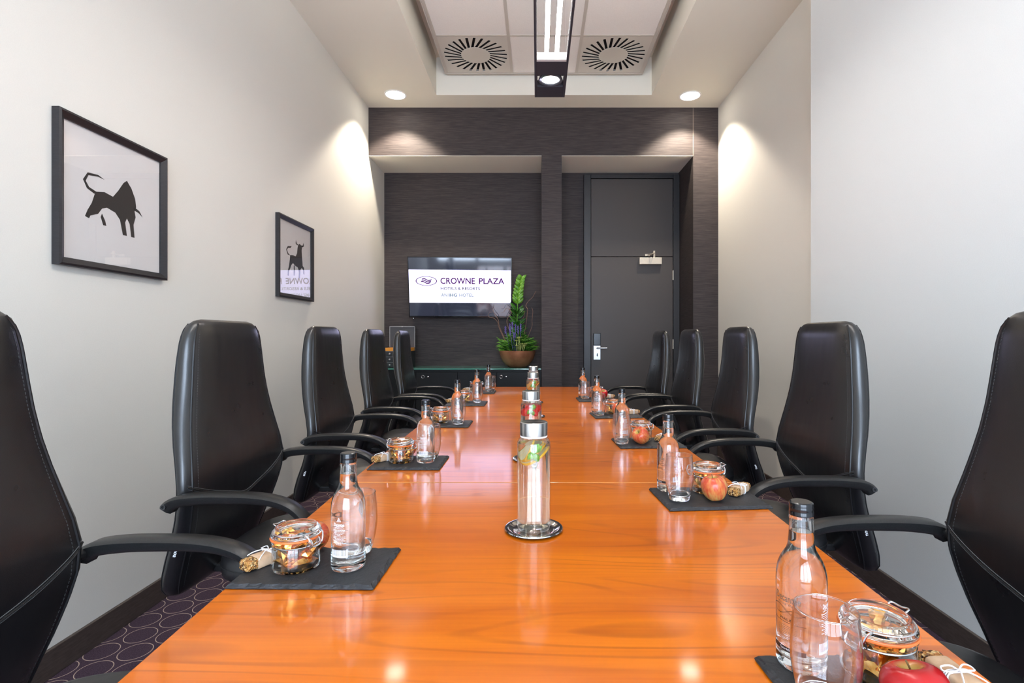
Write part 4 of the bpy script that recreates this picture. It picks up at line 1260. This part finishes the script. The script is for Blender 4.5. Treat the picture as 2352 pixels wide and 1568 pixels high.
def make_apple(mat):
    t = thing('apple', 'x', 'apple', (0, 0, 0), 0, 'apples on the slates')
    prof = [(0, -0.0235), (0.006, -0.0262), (0.012, -0.0292), (0.019, -0.0282), (0.026, -0.0215), (0.0315, -0.011), (0.0345, 0.002), (0.0340, 0.014), (0.030, 0.0235), (0.0235, 0.0292), (0.016, 0.0306), (0.0095, 0.0275), (0.0048, 0.0215), (0.0015, 0.0170), (0, 0.0165)]
    seg = 40
    # smooth the outline, then add five faint lobes at the foot
    P = smooth_path([(r, z, 0) for r, z in prof], 3)
    mb = MB(); mb.lathe([(max(p.x, 0) if 0 < i < len(P) - 1 else 0, p.y) for i, p in enumerate(P)], seg)
    for v in mb.v:
        a = math.atan2(v.y, v.x); k = max(0, -v.z / 0.03)
        f = 1 + 0.035 * k * math.cos(5 * a) + 0.018 * math.cos(a * 2 + 0.7)
        v.x *= f; v.y *= f
    ap = obj('apple_flesh', mb, mat, t, smooth=0)
    obj('stem', MB().tube(smooth_path([(0, 0, 0.016), (0.0008, 0.0005, 0.024), (0.003, 0.001, 0.031), (0.0055, 0.0015, 0.036)], 3), 0.0011, 7), M['stem'], t)
    return t

def make_bar():
    """granola bar in kraft paper tied with string; long axis local y, lying on z = 0"""
    t = thing('granola_bar', 'x', 'snack bar', (0, 0, 0), 0, 'granola bars in paper on the slates')
    rnd = random.Random(11)
    L, wx, hz_ = 0.050, 0.0155, 0.022
    rings = []
    n = 44
    for i in range(35):
        y = lerp(-L, L, i / 34)
        k = 0.45 if i in (0, 34) else 0.86 if i in (1, 33) else 1.0
        y = math.copysign(L - 0.0012, y) if i in (1, 33) else y
        rr = []
        for j in range(n):
            a = 2 * PI * j / n
            c, s = math.cos(a), math.sin(a)
            e = 0.0011 if abs(y) > 0.026 else 0.0004
            x = (wx - 0.001) * k * math.copysign(abs(c) ** 0.5, c) + rnd.uniform(-e, e)
            z = hz_ / 2 + (hz_ / 2 - 0.0012) * k * math.copysign(abs(s) ** 0.5, s) + rnd.uniform(-e, e) * 0.8
            rr.append((x, y + rnd.uniform(-e, e), max(z, 0.0004)))
        rings.append(rr)
    obj('oat_bar', MB().loft(rings), M['granola'], t, smooth=0)
    rings = []
    for y, g in ((-0.030, 0.0002), (-0.029, 0.0006), (-0.010, 0.0003), (0.010, 0.0004), (0.0315, 0.0006), (0.033, 0.0002)):
        rr = []
        for j in range(n):
            a = 2 * PI * j / n
            c, s = math.cos(a), math.sin(a)
            rr.append(((wx + g) * math.copysign(abs(c) ** 0.4, c), y, hz_ / 2 + (hz_ / 2 + g - 0.0004) * math.copysign(abs(s) ** 0.4, s)))
        rings.append(rr)
    obj('paper_sleeve', MB().loft(rings, False, False), M['kraft'], t, smooth=50)
    st = MB()
    for y in (-0.002, 0.001, 0.0035):
        st.tube([((wx + 0.0012) * math.copysign(abs(math.cos(a)) ** 0.4, math.cos(a)), y, hz_ / 2 + (hz_ / 2 + 0.0010) * math.copysign(abs(math.sin(a)) ** 0.4, math.sin(a))) for a in [2 * PI * k / 28 for k in range(28)]], 0.0009, 5, True)
    zt_ = hz_ + 0.0018
    for s in (-1, 1):
        st.tube(smooth_path([(0, 0, zt_), (s * 0.008, 0.004, zt_ + 0.004), (s * 0.018, 0.006, zt_ + 0.002), (s * 0.020, 0.0, zt_ + 0.0005), (s * 0.012, -0.006, zt_ + 0.003), (0, 0, zt_ + 0.0008)], 5), 0.0010, 5)
        st.tube(smooth_path([(0, 0, zt_), (s * 0.006, -0.010, zt_ + 0.003), (s * 0.014, -0.022, zt_ + 0.0005), (s * 0.019, -0.030, zt_ - 0.004)], 5), 0.0010, 5)
    st.lathe([(0, 0.0025), (0.002, 0.0012), (0.0022, -0.001), (0, -0.002)], 8, Matrix.Translation((0, 0, zt_)))
    obj('string_bow', st, M['string'], t)
    return t

P0 = {'bottle': make_bottle(), 'glass': make_glass(), 'jar': make_jar(), 'apple': make_apple(M['apple_blush']), 'red': make_apple(M['apple_red']), 'bar': make_bar()}
used = set()
def put(kind, loc, rz, label, rx=0.0, ry=0.0):
    p = P0[kind]
    if kind in used:
        o = dup(p, loc, rz, label)
    else:
        o = p; used.add(kind); o.location = loc; o['label'] = label
    o.rotation_euler = (rx, ry, rz)
    return o

# place settings ----------------------------------------------------------------
ZS_ = TZ + 0.0005          # slate underside
ZP = TZ + 0.0086           # on the slate
ST = {   # slate: centre, half size, rotation
    'L1': (-0.415, 0.995, 0.132, 0.086, R(-1)), 'L2': (-0.446, 1.825, 0.122, 0.096, R(0)), 'L3': (-0.462, 2.640, 0.125, 0.097, R(0)),
    'L4': (-0.470, 3.460, 0.130, 0.118, R(0)), 'L5': (-0.468, 4.180, 0.130, 0.115, R(0)),
    'R1': (0.431, 0.628, 0.132, 0.092, R(3)), 'R2': (0.462, 1.422, 0.136, 0.094, R(4)), 'R3': (0.455, 2.165, 0.134, 0.098, R(3)),
    'R4': (0.437, 2.935, 0.132, 0.100, R(4)), 'R5': (0.410, 3.680, 0.132, 0.112, R(2)),
}
WHO = {'L1': 'nearest slate of the left row', 'L2': 'second nearest slate of the left row', 'L3': 'middle slate of the left row', 'L4': 'second farthest slate of the left row', 'L5': 'farthest slate of the left row',
       'R1': 'nearest slate of the right row', 'R2': 'second nearest slate of the right row', 'R3': 'middle slate of the right row', 'R4': 'second farthest slate of the right row', 'R5': 'farthest slate of the right row'}
WHO_S = {'L1': 'nearest in the left row, before the second left chair', 'L2': 'second nearest in the left row', 'L3': 'third and middle one of the left row', 'L4': 'fourth from the camera in the left row', 'L5': 'farthest in the left row, near the sideboard',
         'R1': 'nearest in the right row, cut by the bottom edge', 'R2': 'second nearest in the right row', 'R3': 'third and middle one of the right row', 'R4': 'fourth from the camera in the right row', 'R5': 'farthest in the right row, near the door'}
for k, (cx, cy, hw_, hd, rz) in ST.items():
    o = obj('slate_tray', make_slate(hw_, hd, sum(map(ord, k)) + int(k[1]) * 31), None, loc=(cx, cy, ZS_))
    o.rotation_euler = (0, 0, rz)
    tag(o, 'rough-edged dark slate tray, ' + WHO_S[k], 'slate tray', 'slate trays along the table')

ITEMS = [
    # slate, kind, x, y, rz, (rx, ry, z offset)
    ('L1', 'bottle', -0.357, 0.985, R(-12)), ('L1', 'glass', -0.363, 1.056, 0), ('L1', 'jar', -0.4545, 0.985, R(-28)),
    ('L2', 'bottle', -0.389, 1.815, R(-6)), ('L2', 'glass', -0.386, 1.885, 0), ('L2', 'jar', -0.4755, 1.820, R(-15)),
    ('L3', 'bottle', -0.4125, 2.685, R(10)), ('L3', 'glass', -0.397, 2.610, 0), ('L3', 'jar', -0.4935, 2.660, R(5)),
    ('L4', 'bottle', -0.411, 3.535, R(0)), ('L4', 'glass', -0.400, 3.462, 0), ('L4', 'jar', -0.494, 3.50, R(10)),
    ('L5', 'bottle', -0.393, 4.175, R(-20)), ('L5', 'glass', -0.374, 4.245, 0), ('L5', 'jar', -0.497, 4.235, R(-5)),
    ('R1', 'bottle', 0.349, 0.692, R(44)), ('R1', 'glass', 0.333, 0.604, 0), ('R1', 'jar', 0.437, 0.672, R(-152)),
    ('R2', 'bottle', 0.370, 1.482, R(40)), ('R2', 'glass', 0.378, 1.395, 0), ('R2', 'jar', 0.476, 1.468, R(-168)),
    ('R3', 'bottle', 0.357, 2.215, R(15)), ('R3', 'glass', 0.343, 2.135, 0), ('R3', 'jar', 0.438, 2.205, R(-55)),
    ('R4', 'bottle', 0.338, 2.985, R(-20)), ('R4', 'glass', 0.343, 2.910, 0), ('R4', 'jar', 0.432, 2.975, R(-170)),
    ('R5', 'bottle', 0.3245, 3.765, R(-70)), ('R5', 'glass', 0.336, 3.690, 0), ('R5', 'jar', 0.422, 3.77, R(-160)),
]
LAB = {'bottle': 'clear glass water bottle with black cap, on the %s', 'glass': 'empty clear tumbler on the %s', 'jar': 'clip-top glass jar with orange seal, on the %s'}
for s, kind, x, y, rz in ITEMS:
    put(kind, (x, y, ZP), rz, LAB[kind] % WHO[s])
# sweets inside the jars
rs = random.Random(5)
for s, kind, x, y, rz in ITEMS:
    if kind != 'jar': continue
    n_ = 12 if s in ('L1', 'L2', 'R1', 'R2') else 8
    spots = [(0.0, 0.0, 0.017), (0.018, 0.006, 0.024), (-0.017, 0.009, 0.024), (0.004, -0.019, 0.024), (-0.008, 0.018, 0.025), (0.015, -0.014, 0.038), (-0.016, -0.010, 0.038), (0.012, 0.016, 0.040), (-0.006, 0.006, 0.044), (0.026, -0.003, 0.030), (-0.026, -0.002, 0.030), (0.002, -0.028, 0.034)][:n_]
    spots = [(0.014, 0.012, 0.0125), (-0.014, -0.013, 0.0125), (0.015, -0.016, 0.0125), (-0.016, 0.014, 0.0125)] + spots
    for q, (dx, dy, dz) in enumerate(spots):
        o = obj('foil_sweet', FOILS[q % 4], None, loc=(x + dx * 0.92, y + dy * 0.92, ZP + dz - 0.0))
        tilt = R(90) if q < 5 else R(rs.uniform(25, 55))
        o.rotation_euler = (tilt, R(rs.uniform(-25, 25)), math.atan2(dy, dx) + PI / 2 + R(rs.uniform(-25, 25)))
        if q < 5: o.rotation_euler = (R(88), 0, math.atan2(dy, dx) + R(rs.uniform(-15, 15)))
        tag(o, 'gold foil wrapped sweets inside the jar on the %s' % WHO[s], 'sweet', 'gold sweets in the jar on the ' + WHO[s])
APP = [('L1', 'apple', -0.456, 1.064, 20, 60), ('L2', 'apple', -0.474, 1.899, 40, 40), ('R1', 'red', 0.4245, 0.584, 200, 17), ('R2', 'apple', 0.470, 1.389, 80, -8), ('R3', 'apple', 0.421, 2.129, -50, 48), ('R4', 'apple', 0.446, 2.896, 30, 25), ('R5', 'red', 0.460, 3.699, 10, 30)]
ADESC = {'L1': 'red and yellow apple lying behind the jar on the ', 'L2': 'blushed apple tucked behind the jar on the ', 'R1': 'shiny red apple with its stem hollow showing, on the ', 'R2': 'upright orange blushed apple before the jar on the ', 'R3': 'round yellow and red apple on the ', 'R4': 'blushed apple before the jar on the ', 'R5': 'small looking red apple on the '}
AS = {'L1': 0.86, 'L2': 0.9}
for s, kind, x, y, rz, tilt in APP:
    put(kind, (x, y, ZP + 0.0315 * AS.get(s, 1.0)), R(rz), ADESC[s] + WHO[s], rx=R(tilt)).scale = (AS.get(s, 1.0),) * 3
BARS = [('L1', -0.517, 1.003, -30, 0), ('L2', -0.538, 1.838, -35, 0), ('L3', -0.556, 2.680, -30, 0), ('L4', -0.566, 3.490, -50, 0), ('L5', -0.565, 4.235, -40, 0),
        ('R1', 0.516, 0.640, 4, 0), ('R2', 0.560, 1.452, -42, 0), ('R3', 0.532, 2.200, -50, 0), ('R4', 0.533, 2.955, -60, 0), ('R5', 0.508, 3.745, -60, 0)]
for s, x, y, rz, _ in BARS:
    put('bar', (x, y, ZP), R(rz), 'string-tied granola bar in kraft paper, on the ' + WHO[s])

# carafes down the middle --------------------------------------------------------
def leaf_geo(mb, base, direction, up, L, Wd, curl=0.2, k=6):
    d = Vector(direction).normalized(); s = d.cross(Vector(up)).normalized(); u = s.cross(d).normalized()
    vs, fs = [], []
    for i in range(k + 1):
        t = i / k
        w_ = Wd * (math.sin(PI * min(1, t * 0.94 + 0.06)) ** 0.8) * (1 - 0.25 * t)
        c = Vector(base) + d * L * t - u * (curl * L * t * t)
        vs += [c - s * w_ + u * w_ * 0.25, c, c + s * w_ + u * w_ * 0.25]
    for i in range(k):
        a = i * 3
        fs += [(a, a + 1, a + 4, a + 3), (a + 1, a + 2, a + 5, a + 4)]
    n = len(vs)                                  # second skin gives the leaf a thickness
    vs2 = [p - u * 0.0006 for p in vs]
    rim = [0] + [3 * i for i in range(1, k + 1)] + [3 * k + 1, 3 * k + 2] + [3 * i + 2 for i in range(k - 1, -1, -1)] + [1]
    fs2 = [tuple(j + n for j in reversed(f)) for f in fs]
    side = [(rim[i], rim[(i + 1) % len(rim)], rim[(i + 1) % len(rim)] + n, rim[i] + n) for i in range(len(rim))]
    mb.add(vs + vs2, fs + fs2 + side)
    return mb

def make_carafe(loc, label, water, fruit):
    t = thing('infused_water_bottle', label, 'bottle', loc, 0, 'fruit water bottles down the middle of the table')
    outer = [(0, 0.003), (0.026, 0.0025), (0.032, 0.0), (0.0365, 0.003), (0.0380, 0.010), (0.0383, 0.190), (0.0375, 0.200), (0.0345, 0.2065), (0.0305, 0.2105), (0.0295, 0.214), (0.0298, 0.232)]
    inner = [(0.0272, 0.232), (0.0270, 0.213), (0.0285, 0.208), (0.0325, 0.2035), (0.0352, 0.198), (0.0360, 0.189), (0.0358, 0.016), (0.033, 0.010), (0, 0.009)]
    obj('bottle_glass', MB().lathe(outer + inner, 56), M['jar_wall'], t, smooth=60)
    wl = 0.198
    obj('water', MB().lathe([(0, 0.0088), (0.0332, 0.0098), (0.0361, 0.0158), (0.0363, 0.189), (0.0356, wl - 0.0005), (0, wl)], 48), water, t, smooth=60)
    obj('steel_lid', MB().lathe([(0, 0.2460), (0.0295, 0.2460), (0.0313, 0.2445), (0.0317, 0.2425), (0.0317, 0.2160), (0.0300, 0.2150), (0.0300, 0.236), (0, 0.236)], 56), M['brushed'], t, smooth=35)
    obj('lid_gasket', MB().lathe([(0.0299, 0.2112), (0.0312, 0.2118), (0.0314, 0.2149), (0.0299, 0.2149)], 48), M['white_enamel'], t)
    rnd = random.Random(sum(map(ord, fruit)))
    if fruit in ('lemon', 'orange'):
        rind, fl = M[fruit + '_rind'], M[fruit + '_flesh']
        for (dx, dy, z, tilt, lean) in ((0.003, 0.004, 0.168, 36, 14), (0.001, 0.004, 0.178, 44, 12), (-0.010, 0.003, 0.180, 66, 6)):
            m = Matrix.Translation((dx, dy, z)) @ Matrix.Rotation(R(lean), 4, 'X') @ Matrix.Rotation(R(-tilt), 4, 'Y')
            rr = 0.0265 if tilt > 60 else 0.0295
            sl = obj('fruit_slice', MB().lathe([(0, -0.0022), (rr - 0.002, -0.0022), (rr - 0.002, 0.0022), (0, 0.0022)], 28, m), fl, t)
            obj('rind', MB().lathe([(rr - 0.0019, -0.0026), (rr, -0.0022), (rr + 0.0004, 0), (rr, 0.0022), (rr - 0.0019, 0.0026)], 28, m), rind, sl)
    else:
        for (dx, dy, z, rz, ry) in ((-0.013, -0.012, 0.176, 10, 20), (0.012, -0.014, 0.170, -40, 140), (-0.014, 0.010, 0.168, 60, 20), (0.014, 0.010, 0.180, 120, 150), (0.0, 0.016, 0.186, 200, 90)):
            m = Matrix.Translation((dx, dy, z)) @ Matrix.Rotation(R(rz), 4, 'Z') @ Matrix.Rotation(R(ry), 4, 'Y')
            prof = [(0, 0.017), (0.006, 0.013), (0.0105, 0.005), (0.0125, -0.004), (0.0105, -0.011), (0.004, -0.014), (0, -0.014)]
            sl = obj('strawberry_piece', MB().lathe(prof, 18, m), M['berry'], t)
    for k, (a, z, tl) in enumerate(((-118, 0.181, -0.55), (-72, 0.179, -0.7), (-95, 0.183, 0.45), (-40, 0.184, 0.3))):
        d = Vector((math.cos(R(a)) * 0.25 + (0.3 if k == 1 else -0.4 if k == 0 else 0.3), 0.03, tl))
        obj('mint_leaf', leaf_geo(MB(), (0.001, -0.0305, z), d, (0, -1, 0.1), 0.021, 0.0085, 0.05), M['mint'], t, smooth=0)
    obj('mint_stem', MB().tube([(0.001, -0.0300, 0.178), (0.003, -0.027, 0.188), (0.008, -0.020, 0.196)], 0.0012, 6), M['mint'], t)
    return t
def make_coaster(x, y, label):
    t = thing('coaster', label, 'coaster', (x, y, TZ + 0.0004), 0, 'round steel coasters under the water bottles')
    obj('dish', MB().lathe([(0, 0.0018), (0.044, 0.0018), (0.050, 0.0028), (0.056, 0.0065), (0.061, 0.0075), (0.0655, 0.0068), (0.0662, 0.0050), (0.060, 0.0038), (0.052, 0.0012), (0, 0.0008)], 64), M['chrome'], t, smooth=50)
    obj('foot_pad', MB().lathe([(0.052, 0.0), (0.0655, 0.0032), (0.0668, 0.0046), (0.0662, 0.0050), (0.058, 0.0034), (0.05, 0.0012)], 64), M['black_metal'], t)
    return t
CAR = [(-0.009, 1.195, 'lemon', M['lemon_water'], 'nearest steel-lidded water bottle with lemon slices and mint', 'shiny steel coaster under the nearest lemon water bottle'),
       (-0.024, 1.885, 'strawberry', M['berry_water'], 'second steel-lidded water bottle with red strawberries and mint', 'shiny steel coaster under the strawberry bottle behind the lemon bottle'),
       (-0.026, 2.90, 'orange', M['lemon_water'], 'third steel-lidded water bottle with orange slices and mint', 'shiny steel coaster under the orange slice bottle'),
       (-0.029, 3.52, 'berry', M['berry_water'], 'farthest steel-lidded water bottle in the middle of the table', 'shiny steel coaster under the farthest bottle of the middle row')]
for x, y, fr_, wat, lab, lab2 in CAR:
    make_coaster(x, y, lab2)
    make_carafe((x, y, TZ + 0.0024), lab, wat, fr_)

# ------------------------------------------------------------------ plant on the sideboard
PY = 5.53
pl = thing('potted_arrangement', 'copper bowl of green plants with curled twigs on the sideboard', 'plant', (px(1188.5, PY), PY, STZ + 0.0006))
pr = 0.193
obj('bowl', MB().lathe([(0, 0.002), (0.085, 0.0), (0.095, 0.004), (0.125, 0.025), (0.155, 0.060), (0.176, 0.100), (0.188, 0.145), (0.193, 0.172), (0.190, 0.174), (0.184, 0.145), (0.170, 0.10), (0.14, 0.06), (0, 0.03)], 48), M['copper'], pl)
obj('soil', MB().lathe([(0, 0.168), (0.10, 0.166), (0.183, 0.160), (0.18, 0.13), (0, 0.13)], 32), M['soil'], pl)
rp = random.Random(21)
# tall bright shoot of paired leaves
stem_pts = smooth_path([(-0.01, 0, 0.17), (-0.005, 0, 0.40), (0.0, 0, 0.60), (0.005, 0, 0.74), (0.03, 0, 0.88), (0.05, 0, 0.935)], 6)
obj('shoot_stem', MB().tube(stem_pts, [lerp(0.008, 0.002, i / (len(stem_pts) - 1)) for i in range(len(stem_pts))], 8), M['leaf_mid'], pl)
for i in range(11):
    t_ = 0.50 + 0.5 * i / 10
    p = stem_pts[min(len(stem_pts) - 1, int(t_ * (len(stem_pts) - 1)))]
    p2 = stem_pts[min(len(stem_pts) - 1, int(t_ * (len(stem_pts) - 1)) + 1)]
    p = p.lerp(p2, (t_ * (len(stem_pts) - 1)) % 1)
    for s in (-1, 1):
        L = lerp(0.085, 0.060, i / 10)
        obj('leaf', leaf_geo(MB(), p, (s * 0.85 + 0.1, -0.25 + rp.uniform(-0.35, 0.2), 0.85), (s * 0.25, -1, 0.2), L, L * 0.30, 0.15), M['leaf_bright'], pl, smooth=0)
# dark glossy leaves round the lower stem
for i in range(46):
    a = rp.uniform(0, 2 * PI); z = rp.uniform(0.30, 0.62)
    k = (0.66 - z) / 0.36
    d = (math.cos(a) * (0.5 + 0.3 * k), math.sin(a) * (0.5 + 0.3 * k) - 0.2, 0.75)
    L = rp.uniform(0.075, 0.12)
    obj('leaf', leaf_geo(MB(), (0.015 * math.cos(a), 0.015 * math.sin(a), z - 0.02), d, (0, -0.6, 0.8), L, L * 0.22, 0.2), M['leaf_dark'], pl, smooth=0)
# strappy foliage filling the bowl
for nm, count, mat in (('foliage', 260, 'leaf_mid'), ('foliage', 220, 'leaf_dark'), ('foliage', 60, 'leaf_bright')):
    fol = MB()
    for i in range(count):
        a = rp.uniform(0, 2 * PI); r_ = rp.uniform(0.01, 0.165)
        L = rp.uniform(0.05, 0.10)
        sp_ = rp.uniform(0.6, 1.5)
        zz = 0.165 + rp.uniform(0.0, 0.19) * (1 - 0.55 * r_ / 0.165)
        leaf_geo(fol, (r_ * math.cos(a), r_ * math.sin(a) * 0.8, zz), (math.cos(a) * sp_, math.sin(a) * sp_ * 0.6 - 0.15, rp.uniform(0.3, 1.0)), (math.cos(a) * -0.3, -0.5, 0.8), L, rp.uniform(0.008, 0.013), rp.uniform(0.1, 0.5), 4)
    o = obj(nm, fol, M[mat], pl, smooth=0); o['kind'] = 'stuff'
# pale succulent rosettes at the front
for i in range(9):
    cx_s, cy_s, cz_s = rp.uniform(-0.02, 0.10), rp.uniform(-0.17, -0.13), rp.uniform(0.21, 0.31)
    mb = MB().tube([(cx_s * 0.8, -0.12, 0.165), (cx_s, cy_s, cz_s)], 0.004, 6)
    for k in range(7):
        a = 2 * PI * k / 7
        leaf_geo(mb, (cx_s, cy_s, cz_s), (math.cos(a), math.sin(a) - 0.3, 0.55), (0, 0, 1), 0.034, 0.011, 0.0, 4)
    obj('succulent_rosette', mb, M['succulent'], pl, smooth=0)
# lavender spikes
for (xp, yp) in ((1171, 752), (1177, 748), (1184, 753), (1190, 757), (1196, 752), (1161, 758), (1172, 762), (1181, 772)):
    X_, Z_ = px(xp, PY - 0.1) - pl.location.x, pz(yp, PY - 0.1) - STZ
    mb = MB().tube([(X_ * 0.6, -0.08, 0.17), (X_, -0.10, Z_)], 0.0022, 5)
    for k in range(16):
        a = k * 2.4; zz = Z_ - 0.035 + 0.0048 * k
        mb.lathe([(0, 0.006), (0.005, 0.002), (0.004, -0.003), (0, -0.004)], 6, Matrix.Translation((X_ + 0.006 * math.cos(a), -0.10 + 0.006 * math.sin(a), zz)))
    obj('flower_spike', mb, M['lavender'], pl, smooth=0)
# curled twigs
def twig(pts, y=-0.02):
    P_ = [(px(a, PY + y) - pl.location.x, y + 0.02 * math.sin(i * 1.7), pz(b, PY + y) - STZ) for i, (a, b) in enumerate(pts)]
    P_ = smooth_path(P_, 6)
    n_ = len(P_)
    obj('twig', MB().tube(P_, [lerp(0.0035, 0.0015, i / (n_ - 1)) for i in range(n_)], 6), M['twig'], pl)
twig([(1165, 790), (1152, 762), (1146, 745), (1145, 735), (1134, 717), (1132, 709), (1135, 703), (1134, 699)])
twig([(1162, 788), (1146, 752), (1143, 740), (1135, 731), (1124, 728), (1121, 724), (1124, 719), (1131, 717)])
twig([(1178, 780), (1164, 740), (1170, 725), (1175, 717), (1164, 707), (1157, 716), (1152, 718)])
twig([(1200, 790), (1208, 745), (1211, 720), (1212, 710), (1208, 702), (1213, 692), (1223, 683), (1228, 674), (1231, 668)])
twig([(1205, 790), (1221, 752), (1222, 735), (1224, 715), (1221, 706)])
twig([(1190, 770), (1200, 735), (1204, 725), (1205, 715), (1199, 722)])
